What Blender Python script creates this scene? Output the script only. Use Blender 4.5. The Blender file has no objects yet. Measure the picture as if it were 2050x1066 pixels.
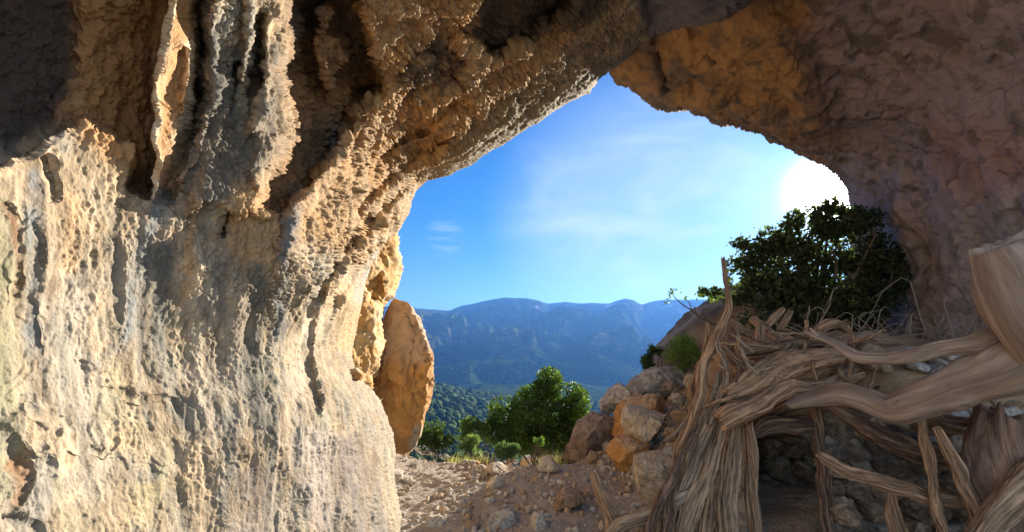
import bpy, math, numpy as np
from math import radians as R, sin, cos, tan, pi
S = bpy.context.scene
COL = S.collection
# ---------------------------------------------------------------- camera
F, PITCH, H = 1025.0, R(6.0), 1.8          # focal length in photo pixels, pitch, eye height
cam_d = bpy.data.cameras.new('camera')
cam = bpy.data.objects.new('camera', cam_d)
COL.objects.link(cam)
cam.location = (0, 0, H)
cam.rotation_euler = (R(90) + PITCH, 0, 0)
cam_d.sensor_width = 36.0
cam_d.lens = 18.0
cam_d.clip_start = 0.05
cam_d.clip_end = 60000
S.camera = cam
# ---------------------------------------------------------------- light
SUN_AZ, SUN_EL = R(32.7), R(12.0)          # azimuth to the right of +Y, elevation
SUNV = np.array([sin(SUN_AZ) * cos(SUN_EL), cos(SUN_AZ) * cos(SUN_EL), sin(SUN_EL)])
sd = bpy.data.lights.new('sun', 'SUN')
sd.energy = 4.1
sd.angle = R(0.5)
sd.color = (1.0, 0.90, 0.76)
so = bpy.data.objects.new('sun', sd)
COL.objects.link(so)
so.rotation_euler = (R(90) - SUN_EL, 0, -SUN_AZ + pi)
S.view_settings.view_transform = 'Standard'
S.view_settings.look = 'None'
S.view_settings.exposure = 1.7
S.view_settings.gamma = 1.0
S.view_settings.use_curve_mapping = False
S.cycles.max_bounces = 8
S.cycles.diffuse_bounces = 5
S.cycles.volume_bounces = 0
S.cycles.sample_clamp_indirect = 6.0
S.cycles.use_denoising = True

w = bpy.data.worlds.new('World')
S.world = w
w.use_nodes = True
wt = w.node_tree
wt.nodes.clear()
class NT:
    """tiny node helper"""
    def __init__(s, tree): s.t = tree
    def n(s, typ, **kw):
        nd = s.t.nodes.new(typ)
        for k, v in kw.items():
            if k.startswith('i_'):
                key = k[2:]
                key = int(key) if key.isdigit() else key.replace('_', ' ')
                s.put(nd.inputs[key], v)
            else: setattr(nd, k, v)
        return nd
    def put(s, sock, v):
        if isinstance(v, bpy.types.NodeSocket): s.t.links.new(v, sock)
        else: sock.default_value = v
    def math(s, op, a, b=0.0, c=0.0, clamp=False):
        nd = s.t.nodes.new('ShaderNodeMath'); nd.operation = op; nd.use_clamp = clamp
        s.put(nd.inputs[0], a); s.put(nd.inputs[1], b); s.put(nd.inputs[2], c)
        return nd.outputs[0]
    def vmath(s, op, a, b=(0, 0, 0), scale=1.0):
        nd = s.t.nodes.new('ShaderNodeVectorMath'); nd.operation = op
        s.put(nd.inputs[0], a); s.put(nd.inputs[1], b); s.put(nd.inputs[3], scale)
        return nd
    def ramp(s, fac, stops):
        nd = s.t.nodes.new('ShaderNodeMapRange'); nd.interpolation_type = 'SMOOTHSTEP'
        s.put(nd.inputs[0], fac)
        for i, v in enumerate(stops): nd.inputs[1 + i].default_value = v
        return nd.outputs[0]
    def mix(s, fac, a, b, mode='MIX'):
        nd = s.t.nodes.new('ShaderNodeMix'); nd.data_type = 'RGBA'; nd.blend_type = mode
        s.put(nd.inputs[0], fac); s.put(nd.inputs[6], a); s.put(nd.inputs[7], b)
        return nd.outputs[2]
g = NT(wt)
def ray(px, py):
    X = np.asarray(px, float) - 1025.0; Z = 533.0 - np.asarray(py, float)
    den = F * cos(PITCH) - Z * sin(PITCH)
    return X / den, (F * sin(PITCH) + Z * cos(PITCH)) / den
def P(px, py, D):
    a, b = ray(px, py)
    D = np.asarray(D, float)
    return np.stack([a * D, D + 0 * a, H + b * D], -1)
def wdir(px, py):
    a, b = ray(px, py); v = np.array([a, 1.0, b]); return v / np.linalg.norm(v)
SKY_STR = 0.052
sky = g.n('ShaderNodeTexSky', sky_type='NISHITA', sun_disc=False, sun_elevation=SUN_EL, sun_rotation=SUN_AZ,
          altitude=600, air_density=1.0, dust_density=0.3, ozone_density=2.0)
tc = g.n('ShaderNodeTexCoord')
dirn = g.vmath('NORMALIZE', tc.outputs['Generated']).outputs[0]
def lobe(px, py, c0, c1):
    d = g.vmath('DOT_PRODUCT', dirn, tuple(wdir(px, py))).outputs['Value']
    return g.ramp(d, (cos(R(c0)), cos(R(c1)), 0.0, 1.0))
# thin high cloud: stretched noise over the sky, thicker around a few world directions
mp = g.n('ShaderNodeMapping', i_Vector=dirn, i_Scale=(1.6, 1.0, 4.0), i_Rotation=(0.0, R(-10), 0.0))
cn = g.n('ShaderNodeTexNoise', i_Vector=mp.outputs[0], i_Scale=2.3, i_Detail=7.0, i_Roughness=0.55, i_Distortion=0.5)
cl = g.ramp(cn.outputs[0], (0.40, 0.75, 0.0, 1.0))
m1 = g.math('ADD', g.math('MULTIPLY', lobe(1290, 400, 18, 3), 0.5), 0.02)
c1 = g.math('MULTIPLY', cl, m1)
mp2 = g.n('ShaderNodeMapping', i_Vector=dirn, i_Scale=(2.0, 1.0, 16.0), i_Rotation=(0.0, R(8), 0.0))
cn2 = g.n('ShaderNodeTexNoise', i_Vector=mp2.outputs[0], i_Scale=3.2, i_Detail=5.0, i_Roughness=0.6)
c2 = g.math('MULTIPLY', g.ramp(cn2.outputs[0], (0.42, 0.62, 0.0, 1.0)), lobe(892, 474, 2.6, 0.3))
c3 = g.math('MULTIPLY', lobe(1300, 440, 19, 1), 0.50)
cov = g.math('ADD', g.math('ADD', c1, g.math('MULTIPLY', c2, 0.28)), c3, clamp=True)
sx = g.n('ShaderNodeSeparateXYZ', i_Vector=dirn)
behind = g.ramp(sx.outputs['Y'], (0.35, -0.35, 0.0, 1.0))           # sky behind the camera boosted as added fill for the shade
skyc = g.vmath('MULTIPLY', sky.outputs[0], g.mix(behind, g.mix(g.ramp(sx.outputs['Z'], (0.03, 0.28, 0.0, 1.0)), (0.25, 0.49, 0.86, 1), (0.17, 0.54, 1.0, 1)), (2.5, 2.3, 2.35, 1))).outputs[0]
cloud_col = (5.0, 5.9, 7.6, 1)
col = g.mix(g.math('MULTIPLY', cov, 0.75), skyc, cloud_col)
# bright aureole of the sun itself
sdot = g.vmath('DOT_PRODUCT', dirn, tuple(SUNV)).outputs['Value']
au = g.math('ADD', g.math('MULTIPLY', g.math('POWER', g.math('MAXIMUM', sdot, 0.0), 1500.0), 120.0),
            g.math('MULTIPLY', g.math('POWER', g.math('MAXIMUM', sdot, 0.0), 140.0), 3.2))
auc = g.vmath('SCALE', (1.0, 0.97, 0.93), scale=1.0); g.put(auc.inputs[3], au)
tot = g.vmath('ADD', col, auc.outputs[0]).outputs[0]
bg = g.n('ShaderNodeBackground', i_Color=tot, i_Strength=SKY_STR)
wo = g.n('ShaderNodeOutputWorld', i_Surface=bg.outputs[0])

# ---------------------------------------------------------------- numpy noise
def _h(ix, iy, iz, s):
    h = (ix.astype(np.uint32) * np.uint32(374761393) + iy.astype(np.uint32) * np.uint32(668265263)
         + iz.astype(np.uint32) * np.uint32(2246822519) + np.uint32((s * 3266489917) & 0xffffffff))
    h ^= h >> np.uint32(15); h *= np.uint32(2246822519); h ^= h >> np.uint32(13)
    h *= np.uint32(3266489917); h ^= h >> np.uint32(16)
    return h
def perlin(p, s=0):
    p = np.asarray(p, np.float32)
    i = np.floor(p).astype(np.int64); f = p - i
    i = i.astype(np.int64) & 0xffffffff
    u = f * f * f * (f * (f * 6 - 15) + 10)
    out = np.zeros(p.shape[:-1], np.float32)
    for a in (0, 1):
        wa = u[..., 0] if a else 1 - u[..., 0]
        for b in (0, 1):
            wb = u[..., 1] if b else 1 - u[..., 1]
            for c in (0, 1):
                wc = u[..., 2] if c else 1 - u[..., 2]
                h = _h(i[..., 0] + a, i[..., 1] + b, i[..., 2] + c, s)
                gx = (h & np.uint32(1023)).astype(np.float32) / 511.5 - 1
                gy = ((h >> np.uint32(10)) & np.uint32(1023)).astype(np.float32) / 511.5 - 1
                gz = ((h >> np.uint32(20)) & np.uint32(1023)).astype(np.float32) / 511.5 - 1
                out += wa * wb * wc * (gx * (f[..., 0] - a) + gy * (f[..., 1] - b) + gz * (f[..., 2] - c))
    return out * 1.3
def fbm(p, o=4, s=0, gain=0.5, lac=2.03):
    p = np.asarray(p, np.float32); v = 0; a = 1.0
    for k in range(o):
        v = v + a * perlin(p, s + k * 7); p = p * lac + 3.7; a *= gain
    return v
def ridged(p, o=4, s=0, gain=0.5):
    p = np.asarray(p, np.float32); v = 0; a = 1.0
    for k in range(o):
        v = v + a * (1 - 2.2 * np.abs(perlin(p, s + k * 7))); p = p * 2.05 + 1.3; a *= gain
    return v
def worley(p, s=0):
    p = np.asarray(p, np.float32)
    i = np.floor(p).astype(np.int64); f = p - i
    F1 = np.full(p.shape[:-1], 9.0, np.float32); F2 = F1.copy()
    for a in (-1, 0, 1):
        for b in (-1, 0, 1):
            for c in (-1, 0, 1):
                h = _h(i[..., 0] + a, i[..., 1] + b, i[..., 2] + c, s)
                dx = a + (h & np.uint32(1023)).astype(np.float32) / 1023 - f[..., 0]
                dy = b + ((h >> np.uint32(10)) & np.uint32(1023)).astype(np.float32) / 1023 - f[..., 1]
                dz = c + ((h >> np.uint32(20)) & np.uint32(1023)).astype(np.float32) / 1023 - f[..., 2]
                d = dx * dx + dy * dy + dz * dz
                F2 = np.minimum(F2, np.maximum(F1, d)); F1 = np.minimum(F1, d)
    return np.sqrt(F1), np.sqrt(F2)
def sstep(x, a, b):
    t = np.clip((x - a) / (b - a), 0, 1); return t * t * (3 - 2 * t)
def lerp(a, b, t):
    t = np.asarray(t)[..., None]; return np.asarray(a) * (1 - t) + np.asarray(b) * t
def tps(pts):
    pts = np.array(pts, float); xy = pts[:, :2] / 1000; v = np.log(pts[:, 2]); n = len(pts)
    def U(r2): return r2 * np.log(r2 + 1e-12)
    d2 = ((xy[:, None] - xy[None]) ** 2).sum(-1)
    A = np.zeros((n + 3, n + 3)); A[:n, :n] = U(d2) + 1e-3 * np.eye(n)
    A[:n, n] = 1; A[:n, n + 1:] = xy; A[n, :n] = 1; A[n + 1:, :n] = xy.T
    c = np.linalg.solve(A, np.concatenate([v, np.zeros(3)]))
    def f(px, py):
        x = px / 1000; y = py / 1000
        r = c[n] + c[n + 1] * x + c[n + 2] * y
        for k in range(n): r = r + c[k] * U((x - xy[k, 0]) ** 2 + (y - xy[k, 1]) ** 2)
        return np.exp(r)
    return f
def pline(px, py, pts, closed=False):
    """distance to a polyline, closest point, parameter 0..1 along it"""
    pts = np.array(pts, float)
    if closed: pts = np.vstack([pts, pts[:1]])
    best = np.full(px.shape, 1e9); cx = px * 0; cy = px * 0; tt = px * 0
    n = len(pts) - 1
    for k in range(n):
        a = pts[k]; d = pts[k + 1] - a; L = (d * d).sum() + 1e-9
        t = np.clip(((px - a[0]) * d[0] + (py - a[1]) * d[1]) / L, 0, 1)
        qx = a[0] + t * d[0]; qy = a[1] + t * d[1]
        dd = (px - qx) ** 2 + (py - qy) ** 2
        m = dd < best
        best = np.where(m, dd, best); cx = np.where(m, qx, cx); cy = np.where(m, qy, cy); tt = np.where(m, (k + t) / n, tt)
    return np.sqrt(best), cx, cy, tt
def inside(px, py, pts):
    pts = np.array(pts, float); r = np.zeros(px.shape, bool); j = len(pts) - 1
    for i in range(len(pts)):
        xi, yi = pts[i]; xj, yj = pts[j]
        c = ((yi > py) != (yj > py)) & (px < (xj - xi) * (py - yi) / ((yj - yi) if yj != yi else 1e-9) + xi)
        r ^= c; j = i
    return r
# ---------------------------------------------------------------- mesh helpers
def mesh_np(name, V, Fq, mat, parent=None, col=None, smooth=True, loc=None):
    V = np.asarray(V, np.float32).reshape(-1, 3)
    if loc is not None: V = V - np.asarray(loc, np.float32)
    me = bpy.data.meshes.new(name)
    Fq = np.asarray(Fq, np.int32); k = Fq.shape[1]
    me.vertices.add(len(V)); me.vertices.foreach_set('co', V.ravel())
    me.loops.add(Fq.size); me.loops.foreach_set('vertex_index', Fq.ravel())
    me.polygons.add(len(Fq)); me.polygons.foreach_set('loop_start', np.arange(0, Fq.size, k, dtype=np.int32))
    me.polygons.foreach_set('loop_total', np.full(len(Fq), k, np.int32))
    me.polygons.foreach_set('use_smooth', np.full(len(Fq), smooth, bool))
    if col is not None:
        at = me.color_attributes.new('Col', 'FLOAT_COLOR', 'POINT')
        c = np.ones((len(V), 4), np.float32); c[:, :3] = np.asarray(col, np.float32).reshape(-1, 3)
        at.data.foreach_set('color', c.ravel())
    me.update(calc_edges=True); me.validate()
    me.materials.append(mat)
    o = bpy.data.objects.new(name, me); COL.objects.link(o)
    if parent is not None: o.parent = parent
    elif loc is not None: o.location = loc
    return o
def tag(o, label=None, cat=None, group=None, kind=None):
    if label: o['label'] = label
    if cat: o['category'] = cat
    if group: o['group'] = group
    if kind: o['kind'] = kind
    return o
def grid_faces(nr, nc, mask=None):
    idx = np.arange(nr * nc).reshape(nr, nc)
    f = np.stack([idx[:-1, :-1], idx[:-1, 1:], idx[1:, 1:], idx[1:, :-1]], -1)
    if mask is not None: f = f[mask]
    return f.reshape(-1, 4)
def compact(V, Fq, col=None):
    used = np.zeros(len(V), bool); used[Fq.ravel()] = True
    new = np.cumsum(used) - 1
    return V[used], new[Fq], (col[used] if col is not None else None)
def gnormals(Pg):
    du = np.gradient(Pg, axis=1); dv = np.gradient(Pg, axis=0)
    n = np.cross(dv, du); n /= np.linalg.norm(n, axis=-1, keepdims=True) + 1e-9
    tocam = np.array([0, 0, H]) - Pg
    return n
# ---------------------------------------------------------------- materials
def mat_new(name):
    m = bpy.data.materials.new(name); m.use_nodes = True
    t = m.node_tree; t.nodes.clear(); g = NT(t)
    out = g.n('ShaderNodeOutputMaterial'); b = g.n('ShaderNodeBsdfPrincipled')
    t.links.new(b.outputs[0], out.inputs[0])
    return m, g, b, out
def mat_rock(name, tint=(1, 1, 1, 1), scale=1.0, bump=0.6, var=0.35, rough=0.9, dist=0.012, spec=0.25):
    m, g, b, out = mat_new(name)
    geo = g.n('ShaderNodeNewGeometry'); co = geo.outputs['Position']
    at = g.n('ShaderNodeAttribute', attribute_name='Col')
    n1 = g.n('ShaderNodeTexNoise', i_Vector=co, i_Scale=9.0 * scale, i_Detail=9.0, i_Roughness=0.72)
    n2 = g.n('ShaderNodeTexNoise', i_Vector=co, i_Scale=75.0 * scale, i_Detail=4.0, i_Roughness=0.6)
    v = g.math('ADD', g.math('MULTIPLY', g.math('SUBTRACT', n1.outputs[0], 0.5), 2 * var),
               g.math('MULTIPLY', g.math('SUBTRACT', n2.outputs[0], 0.5), 1.6 * var))
    fac = g.math('ADD', v, 1.0)
    c = g.mix(1.0, at.outputs[0], tint, 'MULTIPLY')
    sc = g.vmath('SCALE', c); g.put(sc.inputs[3], fac)
    g.put(b.inputs['Base Color'], sc.outputs[0])
    b.inputs['Roughness'].default_value = rough
    b.inputs['Specular IOR Level'].default_value = spec
    n3 = g.n('ShaderNodeTexNoise', i_Vector=co, i_Scale=42.0 * scale, i_Detail=7.0, i_Roughness=0.68)
    vo = g.n('ShaderNodeTexVoronoi', i_Vector=co, i_Scale=85.0 * scale)
    hh = g.math('ADD', n3.outputs[0], g.math('MULTIPLY', vo.outputs['Distance'], 0.3))
    bp = g.n('ShaderNodeBump', i_Height=hh, i_Strength=bump, i_Distance=dist)
    g.put(b.inputs['Normal'], bp.outputs[0])
    return m
M_ROCK = mat_rock('limestone')
M_ROCKB = mat_rock('orange_limestone', scale=0.5, dist=0.02, bump=0.5)
M_STONE = mat_rock('loose_stone', scale=1.0, bump=0.7, var=0.4)
CREAM = np.array([.375, .29, .19]); PALE = np.array([.42, .36, .275]); OCHRE = np.array([.46, .27, .11]); GREY = np.array([.27, .255, .215])
DARK = np.array([.07, .06, .055]); BROWN = np.array([.24, .14, .07]); BLUEGREY = np.array([.27, .28, .27]); GREENISH = np.array([.31, .295, .18])
# ================================================================ near cave wall and roof (natural arch, left side)
A_OUT = [(835,1500),(820,1200),(812,1100),(808,1066),(798,1000),(793,950),(795,905),(790,868),(775,830),(765,800),(740,775),(716,750),(709,712),
  (712,680),(725,615),(732,570),(745,525),(765,490),(793,463),(815,430),(824,400),(836,370),(860,357),(900,350),(945,325),(980,305),
  (1025,277),(1080,245),(1125,212),(1180,187),(1200,160),(1222,142),(1255,120),(1285,88),(1300,72),(1350,58),(1400,50),(1450,38),(1490,15),(1540,-15),
  (1800,-220),(2100,-500),(2500,-900),(-1600,-900),(-1600,1900),(835,1900)]
A_D = tps([(-900,0,.62),(-900,1066,.66),(-400,533,.98),(-400,1400,.97),(-400,-300,.85),(0,0,1.28),(0,300,1.34),(0,533,1.38),(0,1066,1.34),(400,0,2.05),(400,300,2.25),
  (400,700,2.25),(400,1066,2.1),(600,300,3.0),(600,700,3.0),(600,1066,2.75),(700,450,3.7),(690,600,3.7),(700,800,3.6),(700,1000,3.4),(780,1066,4.1),
  (795,905,5.0),(740,775,4.8),(709,690,4.7),(735,560,5.1),(790,470,5.9),(824,400,6.3),(860,357,6.6),(600,0,2.7),(700,200,3.5),(750,330,4.6),
  (850,200,4.3),(900,0,3.3),(900,300,5.6),(950,325,6.4),(1060,250,6.3),(1180,185,6.1),(1290,80,5.7),(1100,100,4.8),(1100,0,4.1),(1250,-20,4.3),(1400,40,5.0),
  (1500,-10,4.8),(1250,-300,2.9),(800,-300,2.2),(400,-300,1.7),(1800,-300,3.2),(800,1400,3.0),(400,1500,1.8),(2400,-900,1.9),(800,-900,1.2),(-900,-900,.55)])
def axis(lo, a, b, hi, st, grow=1.12):
    x = list(np.arange(a, b, st)); s = st
    while x[-1] < hi: s *= grow; x.append(x[-1] + s)
    s = st
    while x[0] > lo: s *= grow; x.insert(0, x[0] - s)
    return np.array(x)
RES = 1.75
def ridge(px, py, pts, wd, h, pw=1.0, fade=True):
    """bump along a polyline: positive = towards the viewer, relative to depth"""
    d, _, _, t = pline(px, py, pts)
    e = np.exp(-(d / wd) ** 2 * 1.2) * h
    if fade: e = e * sstep(t, 0, .12) * (1 - sstep(t, .88, 1)) if fade is True else e
    return e
def soft(px, py, poly, wd):
    d, _, _, _ = pline(px, py, poly, True); s = np.where(inside(px, py, poly), d, -d)
    return sstep(s, -wd, wd)
def sheet(out, Df, xs, ys, curl_w, curl_c, back, relief, disp, colf, name, mat, W=110, inward=.25):
    px, py = np.meshgrid(xs, ys)
    d, cx, cy, _ = pline(px, py, out, True); ins = inside(px, py, out)
    s = np.where(ins, d, -d)
    # direction from the outline into the rock
    sg = np.where(ins, 1., -1.)[..., None]
    nrm = sg * np.stack([px - cx, py - cy], -1) / (d[..., None] + 1e-6)
    o = np.clip(-s, 0, W)
    qx = np.where(ins, px, cx + nrm[..., 0] * o * inward); qy = np.where(ins, py, cy + nrm[..., 1] * o * inward)
    D = Df(qx, qy)
    t = np.clip(s / curl_w, 0, 1)
    D = D * (1 + curl_c * (1 - np.sqrt(1 - (1 - t) ** 2)) + back * (o / W))
    rel = relief(qx, qy) * sstep(s, -10, 30)
    D = D * (1 - rel)
    G = P(qx, qy, D)
    N = -gnormals(G)
    flip = ((np.array([0, 0, H]) - G) * N).sum(-1) < 0
    # keep the face orientation consistent (one sign for the whole sheet)
    sgn = -1.0 if (flip & (s > curl_w)).sum() > (~flip & (s > curl_w)).sum() else 1.0
    N = N * sgn
    h = disp(qx, qy, G, s, N)
    G2 = G + N * h[..., None]
    c = colf(qx, qy, G2, h, N)
    m = s > -W
    mk = m[:-1, :-1] & m[1:, :-1] & m[:-1, 1:] & m[1:, 1:]
    Fq = grid_faces(*px.shape, mask=mk)
    V, Fq, c = compact(G2.reshape(-1, 3), Fq, c.reshape(-1, 3))
    if sgn > 0: Fq = Fq[:, ::-1]
    return mesh_np(name, V, Fq, mat, col=c)

ALC = [(-300,-300),(-300,330),(0,330),(60,300),(130,250),(165,240),(220,268),(258,292),(270,372),(300,385),(312,250),(318,120),(345,-50),(350,-300)]
DREC = [(575,-60),(585,60),(560,140),(590,250),(560,330),(520,420),(560,450),(600,385),(640,345),(680,290),(705,240),(760,170),(730,60),(720,-60)]
def A_relief(px, py):
    wob = 14 * fbm(np.stack([px / 70, py / 70, px * 0], -1), 3, 5)
    x = px + wob; y = py + 12 * fbm(np.stack([px / 60, py / 60, px * 0 + 9], -1), 3, 11)
    r = -0.17 * soft(x, y, ALC, 9)
    r -= 0.05 * soft(x, y, [(-300,-300),(-300,250),(90,250),(150,150),(140,-300)], 25)
    r += ridge(x, y, [(352,-60),(340,60),(322,130),(315,250),(320,350),(305,420)], 9, .03, fade=False) * (1 - sstep(y, 300, 410))
    r += .034 * (1 - sstep(y, 320, 440)) * soft(x, y, [(335,-60),(356,-60),(388,90),(384,200),(366,300),(345,380),(318,450),(300,450),(300,380),(312,240),(322,110)], 7) - .025 * soft(x, y, [(350,110),(362,100),(372,180),(362,230),(345,200)], 6)
    r -= ridge(x, y, [(405,-60),(398,120),(398,200),(372,290),(345,350),(338,390)], 16, .09, fade=False)
    r += ridge(x, y, [(432,-60),(418,90),(426,190),(408,250),(370,330),(335,410)], 15, .05)
    r += 0.05 * soft(x, y, [(430,-60),(440,180),(400,300),(380,420),(520,430),(560,300),(575,120),(570,-60)], 25)
    r += ridge(x, y, [(500,-40),(500,60),(480,170)], 12, .03) + ridge(x, y, [(545,20),(540,110),(520,200),(505,290)], 13, .04)
    r -= ridge(x, y, [(522,20),(518,120),(500,210)], 9, .035) + ridge(x, y, [(470,120),(462,230)], 9, .03)
    r -= 0.13 * soft(x, y, DREC, 13)
    r += .09 * soft(x, y, [(632,20),(655,10),(668,60),(692,85),(690,130),(668,160),(650,190),(640,150),(628,90)], 6)
    r += .03 * soft(x, y, [(520,270),(560,280),(580,330),(560,400),(530,400),(500,340)], 10)
    # ledge running up to the right, lit below
    r += ridge(x, y, [(560,560),(580,470),(610,395),(645,352),(700,280),(760,215),(840,150)], 18, .05)
    # diagonal grooves under the roof
    for k, (a, b, hh) in enumerate([((605,640),(760,400),.05),((650,640),(800,420),.05),((640,560),(850,330),.045),((690,430),(900,260),.05),((740,330),(980,160),.04),((800,440),(720,540),.05)]):
        mx = ((a[0] + b[0]) / 2 - 12, (a[1] + b[1]) / 2 + 10)
        r -= ridge(x, y, [a, mx, b], 13, hh)
        r += ridge(x, y, [(a[0] + 24, a[1]), (mx[0] + 24, mx[1]), (b[0] + 20, b[1] + 5)], 10, hh * .45)
    # thin curved rib and trough
    r += ridge(x, y, [(770,440),(735,500),(700,560),(652,620),(630,690),(634,745),(652,800),(658,860)], 6, .02)
    r -= ridge(x, y, [(720,500),(680,570),(620,630),(610,720),(622,800)], 16, .006)
    r -= ridge(x, y, [(700,600),(665,680),(690,720)], 18, .025)
    # roof dark gallery top right
    r -= 0.09 * soft(x, y, [(930,60),(960,20),(1000,-60),(1200,-60),(1120,30),(1060,85),(980,110)], 16)
    r += ridge(x, y, [(1250,-40),(1150,15),(1100,45),(1040,75)], 14, .04)
    r -= 0.06 * soft(x, y, [(1305,70),(1285,20),(1240,-40),(1600,-100),(1480,10),(1400,46)], 10)
    r -= .05 * soft(x, y, [(860,100),(900,70),(930,110),(915,170),(870,150)], 12)
    # flowstone folds on the lit wall
    for pts, wd, hh in [([(90,330),(100,450),(95,600),(105,760)],16,.022),([(60,330),(50,420),(52,520),(50,620)],9,-.010),([(170,420),(165,560),(175,700)],30,.012),
        ([(235,400),(240,560),(232,700)],14,-.014),([(280,480),(262,600),(270,760)],22,.02),([(340,470),(330,640),(345,760)],20,-.012),([(390,380),(400,520),(395,700),(410,900)],22,.018),
        ([(440,420),(450,600),(445,780)],12,-.014),([(500,500),(505,650),(512,800)],16,-.014),([(545,400),(555,560),(560,760),(565,950)],15,.02),([(585,560),(592,760),(590,950)],14,-.016),
        ([(455,415),(450,440),(442,475)],9,-.045),([(70,440),(85,480),(88,540)],3,-.008),([(100,310),(108,370),(106,410)],5,-.022),
        ([(0,410),(25,425),(42,450),(45,530),(46,610)],5,-.014),([(25,900),(55,930),(52,985),(25,1030),(60,1050),(110,1066)],12,-.026),
        ([(60,800),(80,825),(145,845),(160,890)],6,-.014),([(195,778),(245,785),(280,803),(300,800),(330,787),(350,800),(375,845)],4,-.012),
        ([(80,905),(95,880),(130,860)],6,-.014),([(185,890),(215,905),(250,880)],5,-.012),([(640,850),(640,950),(650,1066)],16,-.02),([(690,860),(700,960),(720,1066)],18,.02),([(350,880),(360,960),(370,1066)],14,-.014),
        ([(455,900),(450,1000),(470,1066)],16,.012)]:
        r += ridge(x, y, pts, wd, hh * (.3 if hh > 0 else (.8 if hh < -.03 else .4)))
    r += .012 * soft(x, y, [(60,800),(150,850),(165,910),(120,930),(60,900),(20,850)], 14)
    return r
def A_maps(px, py):
    pop = soft(px, py, [(390,-300),(375,200),(330,360),(300,480),(400,580),(560,640),(640,600),(720,560),(800,480),(850,370),(1300,70),(1200,-300)], 60)
    low = sstep(py, 640, 820)
    rim = soft(px, py, [(860,380),(1000,310),(1200,190),(1320,70),(1260,-20),(1150,60),(1000,200),(850,330)], 30)
    return pop, low, rim
def A_disp(px, py, G, s, N):
    pop, low, rim = A_maps(px, py)
    edge = sstep(s, -5, 14)
    n_big = fbm(G / .42, 4, 21)
    n_mid = fbm(G * [1, 1, .45] / .11, 4, 31)
    n_fine = fbm(G / .028, 4, 41, .6)
    warp = np.stack([fbm(G / .09, 2, 51), fbm(G / .09, 2, 61), fbm(G / .09, 2, 71)], -1) * .018
    a1, b1 = worley((G + warp) * [1, 1, .8] / .026, 3); a2, b2 = worley((G + warp * 1.6) * [1, 1, .8] / .055, 5)
    a3, _ = worley((G + warp * .4) / .013, 6)
    k1 = np.sqrt(np.clip(1 - (a1 / .9) ** 2, 0, 1)) * (.25 + .75 * sstep(b1 - a1, 0, .3)); k2 = np.sqrt(np.clip(1 - (a2 / .9) ** 2, 0, 1)) * (.2 + .8 * sstep(b2 - a2, 0, .3)); k3 = np.clip(1 - a3, 0, 1)
    far = sstep(G[..., 1], 2.3, 4.0)
    sel = sstep(fbm(G / .3, 2, 81), -.25, .35)
    spray = pop * (.5 + .5 * sel)
    h = n_big * (.012 + .026 * pop) * (1 + 1.2 * far) + n_mid * (.0035 + .014 * pop) * (1 + far)
    h += spray * ((1 - far) * (.019 * k1 + .008 * k3 + .015 * k2) + far * (.05 * k2 + .026 * k1))
    h += (1 - pop) * (1 + 1.6 * far) * (.0020 + .0034 * sstep(fbm(G / .25, 3, 91), 0, .35)) * n_fine * 1.3
    # crusty patches with lips, lower wall
    cr = fbm(G * [1, 1, .8] / .22, 4, 101); h += (1 - pop) * .0045 * (sstep(cr, .02, .05) + sstep(cr, .22, .25))
    cr2 = fbm(G * [1, 1, .5] / .09, 4, 111); h += (1 - pop * .6) * .0022 * sstep(cr2, .0, .06)
    ru = soft(px, py, [(130,250),(270,300),(280,480),(240,700),(150,700),(120,480)], 25)
    h += ru * .002 * k1 * sstep(fbm(G * [1, 1, .6] / .1, 3, 121), -.4, .1) + ru * .008 * fbm(G * [1, 1, .6] / .04, 3, 161)
    h += far * pop * .018 * (ridged(G / .16, 4, 141, .6) - .6)
    h += (1 - pop) * .007 * fbm(G * [1, 1, .10] / .07, 3, 151)
    al = soft(px, py, [(-600,-600),(-600,300),(130,245),(290,380),(340,-600)], 30); h += al * (.02 * ridged(G * [1, 1, .6] / .12, 4, 171) + .006 * n_fine)
    rf = sstep(px, 1180, 1300) * (1 - sstep(py, 60, 120)); h += rf * (.05 * fbm(G / .35, 4, 181) + .02 * ridged(G / .15, 4, 191))
    h += rim * .02 * (fbm(G * [.35, 1, 1] / .06, 3, 131) )
    amp = .7 + .3 * edge
    return (h - .02) * amp
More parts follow.
